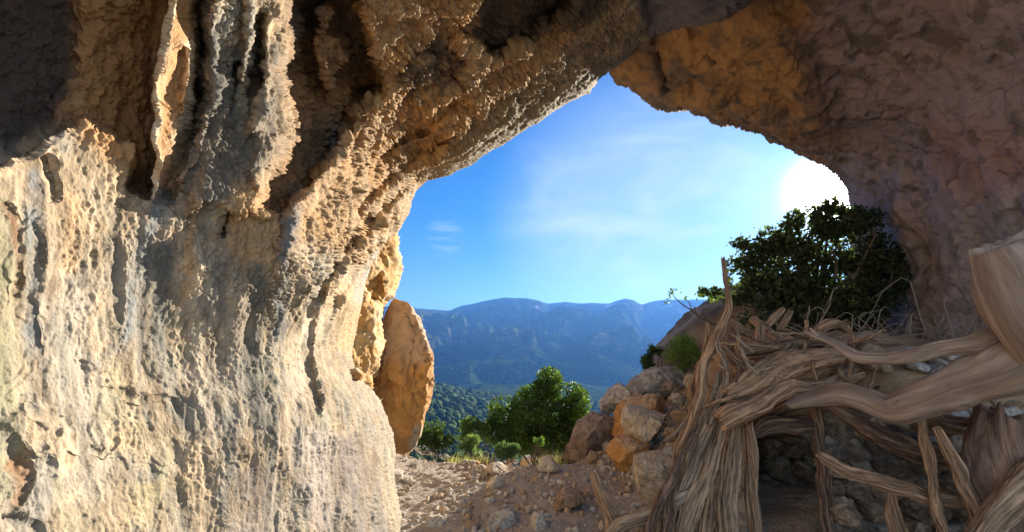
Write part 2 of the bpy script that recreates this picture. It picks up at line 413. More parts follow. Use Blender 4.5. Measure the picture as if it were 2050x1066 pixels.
def A_col(px, py, G, h, N):
    n0 = fbm(G / .5, 4, 201); n1 = fbm(G * [1, 1, .22] / .10, 4, 211); n2 = fbm(G / .13, 4, 221); n3 = fbm(G * [1, 1, .3] / .25, 4, 231)
    c = lerp(CREAM, PALE, sstep(n0 + .5 * n2, -.3, .5))
    c = lerp(c, [.68, .50, .31], .6 * sstep(n2 + .4 * n3, .05, .5))
    c = c * (1 - .14 * sstep(px, 560, 680) * sstep(py, 560, 700))[..., None]  # lower right darkened in colour to offset the strong sunlight there
    c = lerp(c, GREY, .75 * sstep(n1 + .3 * n0, .0, .35)); n5 = fbm(G * [1, 1, .12] / .035, 4, 251)
    c = lerp(c, c * [.56, .54, .50], .7 * sstep(n5, .05, .4) * (1 - .5 * sstep(py, 850, 950))); c = lerp(c, [.60, .50, .36], .35 * sstep(-n5, .15, .5))
    c = lerp(c, c * .68, .7 * sstep(fbm(G / .045, 4, 261), .1, .5))
    c = lerp(c, GREENISH * 1.1, .4 * sstep(n3, .1, .5) * sstep(py, 500, 900))
    pop, low, rim = A_maps(px, py)
    wob = 16 * fbm(G / .16, 3, 241)
    def st(pts, wd, col, a, c):
        d, _, _, t = pline(px + wob, py + wob, pts)
        k = np.exp(-(d / wd) ** 2) * a * sstep(t, 0, .06) * (1 - sstep(t, .8, 1)) * (.65 + .5 * sstep(n2, -.3, .3))
        return lerp(c, col, np.clip(k, 0, 1))
    # upper wall and roof: ochre and brown, dark areas, partly shade put into the colour
    up = soft(px, py, [(-400,-400),(-400,300),(130,240),(290,380),(340,380),(430,-100),(430,-400)], 25)
    c = lerp(c, [.48, .26, .10], .85 * up)
    c = lerp(c, [.05, .045, .05], .9 * soft(px + wob, py, [(-600,-400),(-600,300),(40,290),(110,240),(150,150),(140,-400)], 22))  # near-black upper corner: its shade painted into the colour
    oc = soft(px, py, [(560,-300),(560,300),(500,420),(620,480),(760,560),(840,400),(1290,80),(1300,-300)], 50)
    c = lerp(c, [.47, .275, .115], oc * (.5 + .5 * sstep(n0 + n2 * .5, -.2, .4)))
    # grey-brown rind on the popcorn
    c = lerp(c, [.15, .135, .11], .95 * soft(px + wob, py, [(430,100),(560,80),(560,300),(500,380),(420,420),(350,440),(380,320),(420,230)], 22) * (.5 + .5 * sstep(n2, -.3, .2)))
    c = lerp(c, [.46, .27, .11], .6 * soft(px + wob, py, [(480,360),(540,380),(600,480),(520,560),(430,480)], 25))
    c = lerp(c, DARK, .8 * soft(px + wob * 2, py + wob, [(810,100),(870,70),(930,100),(930,150),(870,190),(810,220),(790,170)], 14) * sstep(n2, -.35, .15))
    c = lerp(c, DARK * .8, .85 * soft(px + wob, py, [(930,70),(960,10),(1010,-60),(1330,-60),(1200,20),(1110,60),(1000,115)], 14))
    c = lerp(c, [.17, .095, .05], .7 * soft(px + wob, py, DREC, 16))  # shade inside the overhang recess painted dark brown
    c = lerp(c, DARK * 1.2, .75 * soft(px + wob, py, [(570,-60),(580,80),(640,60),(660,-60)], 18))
    c = lerp(c, [.10, .09, .075], .6 * soft(px + wob, py, [(590,330),(650,345),(700,250),(640,220),(600,260)], 18))
    c = lerp(c, [.27, .26, .20], .6 * rim)
    c = lerp(c, [.16, .15, .20], .8 * soft(px, py, [(1300,72),(1270,10),(1240,-100),(1700,-200),(1490,15),(1400,50)], 14))  # shaded end of the roof, its shade painted purple-grey
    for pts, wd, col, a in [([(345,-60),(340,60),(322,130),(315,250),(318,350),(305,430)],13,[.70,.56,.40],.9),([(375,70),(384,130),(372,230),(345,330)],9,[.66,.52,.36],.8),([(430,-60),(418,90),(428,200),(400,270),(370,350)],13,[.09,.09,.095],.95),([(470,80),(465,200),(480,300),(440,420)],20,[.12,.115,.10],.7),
        ([(600,370),(575,470),(560,600),(570,720)],13,[.13,.14,.15],.95),([(450,440),(445,560),(450,700)],10,[.22,.19,.15],.6),([(405,470),(400,600),(410,760),(400,860)],12,[.62,.52,.38],.7),([(640,600),(600,760),(600,960)],18,[.60,.52,.40],.6),([(170,560),(160,700),(180,860)],26,[.52,.43,.33],.6),([(690,860),(715,960),(735,1090),(740,1200)],42,[.22,.185,.165],.8),([(640,930),(650,1010),(650,1200)],26,[.30,.25,.20],.7),([(500,930),(510,1010),(520,1200)],30,[.26,.21,.18],.6),([(230,460),(238,600),(235,760)],14,[.17,.15,.12],.7),([(355,980),(365,1100)],22,[.24,.22,.19],.6),([(130,640),(140,800),(120,960)],16,[.27,.26,.20],.6),([(340,370),(310,440),(285,520),(270,640),(250,740)],20,BLUEGREY*.9,.95),([(85,330),(70,450),(82,600),(90,760)],18,BLUEGREY*.85,.9),  # wide brown-grey streak at the lower right foot is painted shadow
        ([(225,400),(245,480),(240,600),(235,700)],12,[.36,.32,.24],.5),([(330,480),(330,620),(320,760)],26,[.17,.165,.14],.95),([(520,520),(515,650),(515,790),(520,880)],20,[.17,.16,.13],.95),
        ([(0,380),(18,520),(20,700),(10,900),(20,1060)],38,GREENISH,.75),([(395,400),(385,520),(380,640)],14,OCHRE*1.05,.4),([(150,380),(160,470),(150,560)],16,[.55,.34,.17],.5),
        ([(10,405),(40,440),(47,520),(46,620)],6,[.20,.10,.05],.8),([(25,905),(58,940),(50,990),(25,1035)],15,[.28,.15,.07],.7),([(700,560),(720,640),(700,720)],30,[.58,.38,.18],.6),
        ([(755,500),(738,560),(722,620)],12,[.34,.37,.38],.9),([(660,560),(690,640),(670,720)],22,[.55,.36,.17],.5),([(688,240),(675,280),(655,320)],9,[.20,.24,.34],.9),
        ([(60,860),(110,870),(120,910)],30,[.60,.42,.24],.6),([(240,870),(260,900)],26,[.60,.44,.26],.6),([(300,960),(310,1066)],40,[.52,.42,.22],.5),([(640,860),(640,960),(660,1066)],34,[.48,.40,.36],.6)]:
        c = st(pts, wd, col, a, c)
    c = lerp(c, [.62, .48, .30], .5 * soft(px, py, [(740,400),(830,380),(800,470),(720,560),(690,640),(640,620)], 20) * sstep(n2, -.2, .3))
    # darker and browner in the low parts of the rock relief
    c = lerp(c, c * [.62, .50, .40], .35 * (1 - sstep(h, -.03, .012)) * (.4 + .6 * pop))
    return np.clip(c, .015, .8)
xs = axis(-1500, -40, 1330, 2400, RES); ys = axis(-880, -40, 1110, 1800, RES)
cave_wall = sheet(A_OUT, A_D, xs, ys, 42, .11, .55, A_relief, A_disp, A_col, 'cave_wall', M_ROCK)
tag(cave_wall, 'sunlit cream and grey cave wall with knobbly flowstone curving up into the roof on the left', None, None, 'structure')

# ================================================================ far right side of the arch
B_OUT = [(1222,120),(1222,145),(1240,168),(1275,182),(1292,200),(1315,215),(1345,222),(1380,221),(1410,228),(1435,240),(1470,247),(1500,256),(1530,272),(1560,288),(1600,312),(1640,332),(1672,348),
  (1690,362),(1700,385),(1704,430),(1706,520),(1708,600),(1710,800),(1715,1500),(1715,1900),(3600,1900),(3600,-1200),(1100,-1200),(1080,-100),(1120,60)]
B_D = tps([(1222,145,7.6),(1300,205,8.0),(1450,245,8.4),(1600,312,8.8),(1690,362,9.2),(1760,520,9.6),(1780,800,9.6),(1785,1500,9.0),(1300,80,6.6),(1450,130,6.4),(1600,200,6.6),
  (1500,0,5.4),(1700,0,4.9),(1700,250,7.0),(1850,300,6.6),(1900,600,7.0),(2050,0,3.9),(2050,300,4.6),(2050,600,5.4),(2050,1000,5.4),(1100,-100,6.0),(1300,-300,4.4),(2400,500,3.6),(2400,0,2.9),
  (2400,1400,3.6),(3500,500,2.0),(3500,-1100,1.4),(1300,-1100,2.4),(3500,1800,2.0),(2050,1500,5.0)])
def B_relief(px, py):
    x = px + 10 * fbm(np.stack([px / 80, py / 80, px * 0], -1), 3, 305); y = py
    r = -0.06 * soft(x, y, [(1530,0),(1590,60),(1625,130),(1650,220),(1700,300),(1900,360),(2300,400),(2300,-300),(1500,-300)], 45)
    r += .03 * soft(x, y, [(1225,60),(1260,110),(1290,190),(1310,215),(1330,180),(1310,90),(1290,50)], 8)
    r += ridge(x, y, [(1300,90),(1325,130),(1330,190)], 9, -.018)
    r += ridge(x, y, [(1430,230),(1470,190),(1540,190),(1600,230)], 12, -.02) + ridge(x, y, [(1390,40),(1400,90),(1450,130)], 14, -.016)
    for k, X in enumerate((1800, 1850, 1905, 1960, 2010)):
        r += ridge(x, y, [(X, 330), (X + 8, 450), (X - 4, 620), (X, 760)], 20, (.02, -.025)[k % 2])
    return r
def B_disp(px, py, G, s, N):
    h = fbm(G / 1.1, 5, 321) * .16 + fbm(G / .22, 4, 331) * .022 + .014 * (ridged(G / .45, 5, 371, .6) - .6) + .02 * sstep(fbm(G * [1, 1, 2.2] / .8, 4, 381), .1, .14)
    q = fbm(G / .6, 4, 341); h += .035 * sstep(q, .0, .05) - .03 * sstep(q, -.3, -.26)
    q = fbm(G * [1.6, 1, .7] / .25, 3, 351); h += .012 * sstep(q, .05, .1)
    h += sstep(30 - s, 0, 30) * .03 * fbm(G / .09, 3, 361)
    return h
def B_col(px, py, G, h, N):
    n0 = fbm(G / .9, 5, 401); n1 = fbm(G / .25, 4, 411); n2 = fbm(G * [1, 1, .3] / .2, 4, 421)
    c = lerp([.44, .25, .11], [.34, .19, .095], sstep(n0, -.3, .3))
    rt = sstep(px + 40 * n0, 1580, 1720)
    c = lerp(c, [.36, .285, .31], rt)  # right side tinted purple-grey, flare veil put into the colour
    c = lerp(c, [.36, .19, .14], .5 * soft(px, py, [(1850,230),(2100,250),(2100,380),(1900,400)], 40))
    c = lerp(c, [.16, .13, .11], .75 * sstep(n1 + .6 * n0, .12, .5))
    c = lerp(c, [.10, .09, .08], .6 * sstep(n2, .2, .5) * (1 - rt * .5))
    d, _, _, t = pline(px + 14 * n1, py, [(1292,75),(1305,120),(1325,150),(1332,200)]); c = lerp(c, [.13, .12, .09], .7 * np.exp(-(d / 13) ** 2))
    d, _, _, t = pline(px, py, B_OUT[1:19]); c = lerp(c, [.13, .10, .08], .6 * np.exp(-(d / 10) ** 2))
    c = lerp(c, [.27, .26, .26], .5 * sstep(px, 1800, 2000) * sstep(py, 350, 500))
    return np.clip(c, .015, .7)
xs = axis(1090, 1210, 2080, 3500, 2.4); ys = axis(-1100, -30, 900, 1850, 2.4)
cave_right = sheet(B_OUT, B_D, xs, ys, 40, .09, .5, B_relief, B_disp, B_col, 'cave_overhang', M_ROCKB)
tag(cave_right, 'smooth orange and brown shaded rock overhang forming the right side of the cave mouth', None, None, 'structure')

# ================================================================ outer outcrop behind the left wall
C_OUT = [(786,440),(794,463),(799,490),(801,530),(794,565),(789,592),(768,615),(765,660),(764,700),(758,730),(745,752),(738,790),(640,900),(560,640),(640,400)]
C_D = tps([(794,463,7.2),(801,530,7.1),(789,592,7.0),(764,700,6.6),(738,790,6.3),(730,540,6.2),(720,650,6.0),(650,500,6.2),(650,800,6.0)])
def C_relief(px, py):
    r = ridge(px, py, [(735,590),(755,605),(768,612),(800,600)], 7, -.03) - .035 * soft(px, py, [(728,560),(760,545),(770,600),(735,608)], 5)
    r += .02 * soft(px, py, [(740,640),(760,630),(765,700),(745,720)], 6)
    return r
def C_disp(px, py, G, s, N): return fbm(G / .5, 5, 451) * .08 + fbm(G / .12, 4, 461) * .03 + .02 * sstep(fbm(G / .3, 3, 471), 0, .06)
def C_col(px, py, G, h, N):
    n = fbm(G / .3, 5, 481); c = lerp([.60, .36, .13], [.62, .48, .28], sstep(n, -.2, .4)); return lerp(c, [.22, .15, .10], .5 * sstep(fbm(G / .1, 3, 491), .15, .5))
c_o = sheet(C_OUT, C_D, np.arange(600, 812, 1.8), np.arange(400, 850, 1.8), 26, .09, .35, C_relief, C_disp, C_col, 'rock_outcrop', M_ROCK, W=60)
tag(c_o, 'orange and cream rock outcrop squeezed between the cave wall and the leaning boulder', 'rock')

# ================================================================ near ground
def bank(x, y):
    b = sstep(x, .82 + .05 * y, 2.9 + .02 * y) * sstep(y, 3.9, 6.3) * 1.0
    b += .25 * sstep(x, 1.0, 2.2) * (1 - sstep(y, 3.0, 5.5))
    return b * .8
def gz(x, y):
    x = np.asarray(x, float); y = np.asarray(y, float)
    z = bank(x, y) + .28 * (1 - sstep(x, -2.2, -.9)) * sstep(y, 3.5, 5.5)
    z = z * (1 - sstep(x - (.47 * y - .15), 0, .12) * (1 - sstep(y, 6.1, 6.3)) * sstep(y, 3.0, 3.6))   # floor inside the hut
    z = z + .03 * np.sin(x * 2.1 + 1) * np.cos(y * 1.3)
    d = np.maximum(y - (6.6 + 1.6 * sstep(x, .6, 2.2)), 0)
    return z - .30 * d - .05 * d ** 1.7
def on(px, py):
    """point where the viewing ray meets the ground"""
    a, b = ray(px, py); D = 2.5
    for _ in range(4000):
        if H + b * D <= gz(a * D, D): break
        D += .004
    return D
def mat_ground():
    m, g, b, out = mat_new('gravelly_earth')
    co = g.n('ShaderNodeNewGeometry').outputs['Position']
    n1 = g.n('ShaderNodeTexNoise', i_Vector=co, i_Scale=1.6, i_Detail=8.0, i_Roughness=0.6)
    n2 = g.n('ShaderNodeTexNoise', i_Vector=co, i_Scale=38.0, i_Detail=6.0, i_Roughness=0.7)
    vo = g.n('ShaderNodeTexVoronoi', i_Vector=co, i_Scale=48.0)
    c = g.mix(g.ramp(n1.outputs[0], (.35, .65, 0, 1)), (.39, .33, .275, 1), (.50, .435, .365, 1))
    c = g.mix(g.ramp(n2.outputs[0], (.5, .72, 0, 1)), c, (.18, .14, .10, 1))
    c = g.mix(g.math('MULTIPLY', g.ramp(vo.outputs['Distance'], (.30, .12, 0, 1)), g.ramp(vo.outputs['Color'], (.45, .75, 0, .85))), c, (.50, .45, .38, 1))
    g.put(b.inputs['Base Color'], c); b.inputs['Roughness'].default_value = .95; b.inputs['Specular IOR Level'].default_value = .15
    hh = g.math('ADD', n2.outputs[0], g.math('MULTIPLY', g.ramp(vo.outputs['Distance'], (.45, .05, 0, 1)), .6))
    g.put(b.inputs['Normal'], g.n('ShaderNodeBump', i_Height=hh, i_Strength=.8, i_Distance=.018).outputs[0])
    return m
gx = np.concatenate([np.arange(-9, -2, .08), np.arange(-2, 3.2, .013), np.arange(3.2, 14, .08)])
gy = np.concatenate([np.arange(-6, 3.5, .08), np.arange(3.5, 9, .016), np.arange(9, 45, .2)])
X, Y = np.meshgrid(gx, gy)
Z = gz(X, Y); G = np.stack([X, Y, Z], -1)
fl = fbm(np.stack([X / .5, Y / .5, 0 * X], -1), 4, 501); a1, _ = worley(np.stack([X / .07, Y / .07, 0 * X], -1), 7); pk = sstep(fbm(np.stack([X / .4, Y / .4, 0 * X], -1), 2, 511), -.1, .3)
G[..., 2] += fl * .035 + .016 * np.sqrt(np.clip(1 - (a1 / .5) ** 2, 0, 1)) * pk + .006 * fbm(np.stack([X / .04, Y / .04, 0 * X], -1), 3, 521)
ground = mesh_np('ground', G, grid_faces(*X.shape), mat_ground())
tag(ground, kind='structure')

# ================================================================ valley and mountains
SKYL = np.array([(600,608),(830,616),(858,620),(880,620),(900,622),(925,612),(945,609),(965,604),(985,600),(1010,596),(1030,597),(1055,597),(1075,600),(1100,608),(1130,604),(1155,606),(1190,607),
  (1220,608),(1235,602),(1252,598),(1268,601),(1285,609),(1310,603),(1335,599),(1380,600),(1420,600),(1470,612),(1600,600),(1800,590),(2300,580)], float)
def sky_el(az_t):   # az_t = x / y
    px = SKYL[:, 0]; a, b = ray(px, SKYL[:, 1]); return np.interp(az_t, a, b)
az = np.concatenate([np.arange(-1.6, -.30, .03), np.arange(-.30, .62, .0016), np.arange(.62, 1.9, .03)])
rr = np.concatenate([np.geomspace(28, 1500, 260), np.geomspace(1510, 7600, 420)])
T, RR = np.meshgrid(az, rr)
X = T * RR; Y = RR
kz_r = np.array([28, 60, 150, 400, 800, 1300, 1900, 2300, 3000, 3900, 5200, 7700.])
kz_z = np.array([-14, -26, -50, -103, -160, -205, -232, -222, -120, 10, 0, 0.])
base = np.interp(RR, kz_r, kz_z)
ridgez = sky_el(T) * 5200
tt = sstep(RR, 2250, 5200) ** .9
up = -225 + (ridgez + 225) * tt
base = np.where(RR > 2250, up, base) - np.maximum(RR - 5200, 0) * .35
q = np.stack([X / 900, Y / 1500, 0 * X], -1)
rg = ridged(q, 6, 601, .52)
amp = sstep(RR, 1300, 3000) * (1 - sstep(RR, 4300, 5150)) * 210 + 10 * sstep(RR, 200, 1200)
Zt = base + np.minimum(rg - 1.15, .35) * amp * .75 + fbm(np.stack([X / 160, Y / 160, 0 * X], -1), 5, 611) * (3 + 40 * sstep(RR, 2000, 3500) * (1 - .8 * sstep(RR, 4700, 5100)))
# a spur that comes down from the left in front of the valley floor
spur = np.exp(-((T + .40 + .00 * RR) / .26) ** 2) * sstep(RR, 300, 900) * (1 - sstep(RR, 1300, 1700)); Zt += 105 * spur
spur2 = np.exp(-((T - .30) / .16) ** 2) * sstep(RR, 1900, 2500) * (1 - sstep(RR, 2700, 3300)); Zt += 85 * spur2
cap = sky_el(T) * RR - 9 - (5200 - RR) * .02 + np.where(np.abs(RR - 5200) < 40, 9, 0)
spn = 1 - 2.6 * np.abs(perlin(np.stack([T * 6.5 + .25 * fbm(np.stack([X / 700, Y / 700, 0 * X], -1), 3, 621), RR / 2600, 0 * X], -1), 622)) + .45 * (1 - 2.6 * np.abs(perlin(np.stack([T * 23 + .4 * fbm(np.stack([X / 350, Y / 350, 0 * X], -1), 3, 623), RR / 1500, 0 * X], -1), 624)))
Zt += np.minimum(spn - .95, .3) * 120 * sstep(RR, 2100, 3300) * (1 - sstep(RR, 4500, 5200))
Zt = np.where((RR > 1500) & (Zt > cap), cap + .15 * np.minimum(Zt - cap, 60) * (RR < 4800) * (RR > 3800), Zt)
Zt += H
def mat_hills():
    m, g, b, out = mat_new('wooded_hillside')
    co = g.n('ShaderNodeNewGeometry').outputs['Position']
    n1 = g.n('ShaderNodeTexNoise', i_Vector=co, i_Scale=.006, i_Detail=9.0, i_Roughness=0.65)
    n2 = g.n('ShaderNodeTexNoise', i_Vector=co, i_Scale=.09, i_Detail=5.0, i_Roughness=0.7)
    vo = g.n('ShaderNodeTexVoronoi', i_Vector=co, i_Scale=.11)
    c = g.mix(g.ramp(n2.outputs[0], (.38, .64, 0, 1)), (.012, .03, .008, 1), (.075, .11, .03, 1))
    sz = g.n('ShaderNodeSeparateXYZ', i_Vector=co).outputs['Z']; hi = g.ramp(sz, (-190, -60, 0, 1))
    c = g.mix(g.math('MULTIPLY', hi, .35), c, (.14, .15, .07, 1))
    c = g.mix(g.math('MULTIPLY', g.ramp(n1.outputs[0], (.53, .70, 0, .8)), hi), c, (.38, .25, .14, 1))
    c = g.mix(g.math('MULTIPLY', g.ramp(n1.outputs[0], (.66, .70, 0, 1)), hi), c, (.62, .52, .42, 1))
    g.put(b.inputs['Base Color'], c); b.inputs['Roughness'].default_value = 1; b.inputs['Specular IOR Level'].default_value = 0
    g.put(b.inputs['Normal'], g.n('ShaderNodeBump', i_Height=g.math('SUBTRACT', n2.outputs[0], vo.outputs['Distance']), i_Strength=.8, i_Distance=3.5).outputs[0])
    return m
hills = mesh_np('hills', np.stack([X, Y, Zt], -1), grid_faces(*X.shape), mat_hills())
tag(hills, kind='structure')
# ================================================================ rocks
import bmesh
_ico = {}
def ico(n):
    if n not in _ico:
        bm = bmesh.new(); bmesh.ops.create_icosphere(bm, subdivisions=n, radius=1.0)
        V = np.array([v.co[:] for v in bm.verts]); Fq = np.array([[v.index for v in f.verts] for f in bm.faces]); bm.free(); _ico[n] = (V, Fq)
    return _ico[n]
RC = dict(cream=([.60,.50,.36],[.50,.38,.25]), orange=([.62,.33,.11],[.50,.26,.09]), pale=([.66,.58,.46],[.56,.45,.32]), grey=([.50,.48,.44],[.30,.27,.24]),
          brown=([.36,.24,.14],[.26,.17,.10]), moss=([.30,.22,.15],[.17,.12,.09]), dark=([.16,.12,.09],[.09,.07,.055]))  # dark: deep shade around the hut put into the stone colour
def rock_mesh(V0, seed, size, facets=6, rough=1.0, pal='cream', front=False, dirs=None):
    rg = np.random.RandomState(seed); V = V0.copy(); c = V.mean(0)
    for k in range(facets):
        n = rg.normal(size=3)
        if front: n[1] = -abs(n[1]) * 1.3; n[2] += .3
        if dirs is not None and k < len(dirs): n = np.array(dirs[k], float)
        n /= np.linalg.norm(n); pr = (V - c) @ n; off = pr.max() * rg.uniform(.42, .78)
        V = V - np.maximum(pr - off, 0)[:, None] * n * .97
    d = (V - c); d = d / (np.linalg.norm(d, axis=1, keepdims=True) + 1e-9)
    q = V / size + seed * 3.1
    h = fbm(q * 1.3, 4, seed) * .12 + ridged(q * 2.0, 4, seed + 50, .6) * .05 + fbm(q * 6, 4, seed + 9, .6) * .035
    h += .05 * sstep(fbm(q * 1.8, 4, seed + 77), 0, .05) + .03 * sstep(fbm(q * 3.5, 3, seed + 87), .1, .13)
    V = V + d * (h * size * rough)[:, None]
    a, b = RC[pal]; n1 = fbm(q * 2.5, 4, seed + 5)
    col = lerp(b, a, sstep(n1, -.35, .35)); up = sstep(d[:, 2] + .5 * n1, .2, .75)
    col = lerp(col, [.50, .47, .42], .5 * up if pal not in ('dark', 'moss', 'brown') else .22 * up)
    col = lerp(col, np.array(b) * .45, .6 * sstep(fbm(q * 5, 3, seed + 15), .2, .5))
    return V, np.clip(col, .02, .75)
def poly_R(poly):
    p = np.array(poly, float); c = p.mean(0); th = np.linspace(-pi, pi, 361)
    out = np.zeros(361)
    for i, t in enumerate(th):
        dx, dy = cos(t), sin(t); best = 1e9
        for k in range(len(p)):
            a = p[k] - c; e = p[(k + 1) % len(p)] - p[k]; det = dx * -e[1] + e[0] * dy
            if abs(det) < 1e-9: continue
            s = (a[0] * -e[1] + e[0] * a[1]) / det; u = (dx * a[1] - dy * a[0]) / det
            if s > 0 and -1e-6 <= u <= 1 + 1e-6: best = min(best, s)
        out[i] = best if best < 1e8 else 5
    return c, th, out
def boulder(poly, D, thick, seed, pal, label, cat='rock', name='rock', sub=5, facets=5, rough=1.0, dy=0.0, tilt=0.0, group=None, dirs=None, full=.62, paint=None):
    c, th, Rt = poly_R(poly); sub = sub + 1 if Rt.mean() > 14 and sub < 6 else sub; V, Fq = ico(sub)
    t = np.arctan2(-V[:, 2], V[:, 0]); rho = np.hypot(V[:, 0], V[:, 2]) ** full
    Rr = np.interp(t, th, Rt) * 1.03
    px = c[0] + Rr * rho * np.cos(t); py = c[1] + Rr * rho * np.sin(t)
    dd = np.sign(V[:, 1]) * np.abs(V[:, 1]) ** .9
    base = P(px, py, np.full_like(px, D)); base[:, 1] += dd * thick + tilt * (base[:, 2] - base[:, 2].mean())
    size = Rt.mean() * D / 1025 * 1.0
    V2, col = rock_mesh(base, seed, size, facets, rough, pal, front=True, dirs=dirs)
    if paint is not None: col = paint(px, py, V2, col)
    loc = (V2[:, 0].mean(), V2[:, 1].mean(), V2[:, 2].min())
    o = mesh_np(name, V2, Fq, M_STONE, col=col, loc=loc)
    return tag(o, label, cat, group)
# the leaning boulder in the cave mouth: sunlit edge painted pale along its right side
def lit_edge(px, py, V, col):
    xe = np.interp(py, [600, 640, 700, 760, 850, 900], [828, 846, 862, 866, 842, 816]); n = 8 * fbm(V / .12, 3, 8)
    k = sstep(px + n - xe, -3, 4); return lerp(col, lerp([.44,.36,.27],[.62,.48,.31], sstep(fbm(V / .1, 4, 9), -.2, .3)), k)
boulder([(784,600),(804,608),(816,628),(828,648),(838,674),(848,702),(855,732),(852,765),(851,800),(841,832),(836,868),(824,892),(806,902),(780,905),(762,850),(752,790),(742,760),(755,700),(764,650),(778,612)],
        7.7, .75, 11, 'orange', 'tall orange boulder leaning against the left cave wall, its edge lit pale by the sun', cat='boulder', name='boulder', sub=6, facets=6, rough=1.0, full=.5,
        dirs=[(-.55,-.8,-.05), (.8,-.6,.1), (-.5,-.8,.35), (.3,-.9,.5), (-.2,-.9,-.4), (.5,-.8,-.4)], paint=lit_edge)
boulder([(697,742),(712,738),(726,752),(720,762),(704,756)], 4.55, .12, 12, 'orange', 'small orange nub of rock stuck on the ledge below the outcrop on the left', sub=4, facets=3)
# the big dark slope behind the log hut
boulder([(1322,755),(1328,718),(1350,690),(1380,655),(1408,628),(1450,606),(1500,572),(1560,548),(1620,560),(1700,610),(1800,690),(1830,800),(1600,860),(1330,830)],
        10.2, 2.0, 13, 'moss', 'large rounded brown rock sloping up behind the log pile, below the tree', cat='boulder', name='boulder', sub=6, facets=3, rough=.35)
PILE = [
 ([(1200,834),(1207,803),(1221,779),(1243,773),(1256,782),(1260,798),(1255,812),(1236,826),(1222,840)], 7.9, .35, 'grey', 'jagged grey-topped rock at the upper left of the rock pile beside the path'),
 ([(1258,784),(1272,765),(1302,748),(1343,738),(1388,741),(1396,762),(1366,782),(1329,798),(1288,796)], 8.3, .6, 'grey', 'long pale weathered slab on top of the rock pile under the green shrub'),
 ([(1224,836),(1240,815),(1278,798),(1329,794),(1340,810),(1331,832),(1302,850),(1261,870),(1232,868)], 7.3, .4, 'orange', 'smooth orange slab lying across the middle of the rock pile'),
 ([(1252,838),(1267,812),(1290,806),(1316,813),(1333,827),(1330,855),(1317,892),(1288,912),(1264,894),(1252,866)], 6.7, .35, 'pale', 'pointed grey-white boulder in the middle of the rock pile, brightest on top'),
 ([(1219,906),(1235,872),(1250,860),(1271,872),(1295,892),(1311,906),(1298,922),(1276,942),(1250,944),(1238,925)], 6.35, .3, 'orange', 'angular orange boulder at the lower front of the rock pile'),
 ([(1277,920),(1305,909),(1343,911),(1352,940),(1338,968),(1298,1000),(1281,980)], 5.3, .32, 'cream', 'blocky cream boulder at the foot of the rock pile beside the upright poles'),
 ([(1130,925),(1152,885),(1161,855),(1192,836),(1225,844),(1236,879),(1230,920),(1175,935)], 7.5, .6, 'moss', 'broad dull mossy rock mass at the left end of the rock pile'),
 ([(1174,922),(1184,905),(1196,908),(1196,928),(1182,937)], 6.7, .12, 'brown', 'small upright brown stone at the foot of the mossy rock'),
 ([(1330,915),(1333,900),(1348,895),(1360,903),(1358,916),(1342,922)], 5.5, .12, 'grey', 'small grey stone on top of the blocky cream boulder'),
 ([(1255,800),(1262,786),(1285,790),(1290,803),(1268,808)], 7.7, .15, 'orange', 'little orange stone wedged between the jagged rock and the long slab'),
 ([(1330,775),(1340,762),(1362,765),(1366,778),(1346,786)], 7.4, .15, 'moss', 'lichen-yellow stone right of the long slab on the pile'),
 ([(1340,800),(1350,788),(1372,792),(1378,806),(1358,812)], 6.9, .14, 'grey', 'grey stone between the orange slab and the upright poles'),
 ([(1345,835),(1352,822),(1380,824),(1386,842),(1362,850)], 6.2, .14, 'brown', 'brown stone in the hollow between the pointed boulder and the poles'),
 ([(1330,872),(1338,858),(1360,862),(1366,880),(1344,888)], 5.9, .12, 'brown', 'rough brown stone just above the blocky cream boulder'),
 ([(1372,768),(1378,752),(1398,750),(1404,775),(1386,784)], 6.9, .14, 'cream', 'pale stone half hidden behind the top of the upright poles'),
]
for i, (po, D, th, pal, lab) in enumerate(PILE):
    boulder(po, D, th, 31 + i * 3, pal, lab, sub=5 if i < 7 else 4, facets=7, group='rocks of the pile right of the path')
PATH = [
 ([(1073,948),(1088,920),(1100,915),(1120,940),(1100,950)], 'pale', 'pale pointed rock standing on the path edge, lit from the right', .16),
 ([(1043,930),(1048,911),(1079,914),(1081,924),(1055,933)], 'orange', 'flat orange slab at the head of the path behind the pale pointed rock', .2),
 ([(972,951),(977,935),(1000,927),(1017,940),(1019,957),(1000,957)], 'cream', 'cream rock lying on the path edge left of the pale pointed rock', .15),
 ([(966,976),(986,956),(1008,960),(1009,979),(989,982)], 'pale', 'small white-faced block in the middle of the sunlit path', .1),
 ([(1031,944),(1044,934),(1056,941),(1052,946)], 'cream', 'low cream stone between the white block and the pointed rock', .08),
 ([(1112,1025),(1116,1001),(1144,977),(1168,990),(1170,1008),(1151,1021)], 'brown', 'brown rock in the shade on the right side of the path', .16),
 ([(1166,1004),(1173,980),(1192,979),(1196,1003)], 'brown', 'brown stone touching the right side of the brown shaded rock', .12),
 ([(958,1085),(984,1043),(1020,1027),(1045,1047),(1050,1085)], 'grey', 'large grey rock cut by the bottom of the picture, in the middle of the path', .2),
 ([(1054,1085),(1061,1033),(1097,1029),(1107,1085)], 'pale', 'pale squarish rock at the very bottom, right of the large grey rock', .12),
 ([(843,1085),(857,1042),(890,1039),(901,1085)], 'cream', 'cream rock at the bottom beside the foot of the cave wall', .14),
 ([(920,1090),(928,1050),(955,1044),(964,1090)], 'brown', 'brown and cream rock at the bottom, left of the large grey rock', .12),
 ([(786,970),(788,934),(804,948),(803,968)], 'pale', 'white stone peeping out from behind the foot of the cave wall', .12),
 ([(824,905),(845,891),(859,898),(861,911)], 'cream', 'cream stone at the left end of the ledge under the dark bush', .14),
]
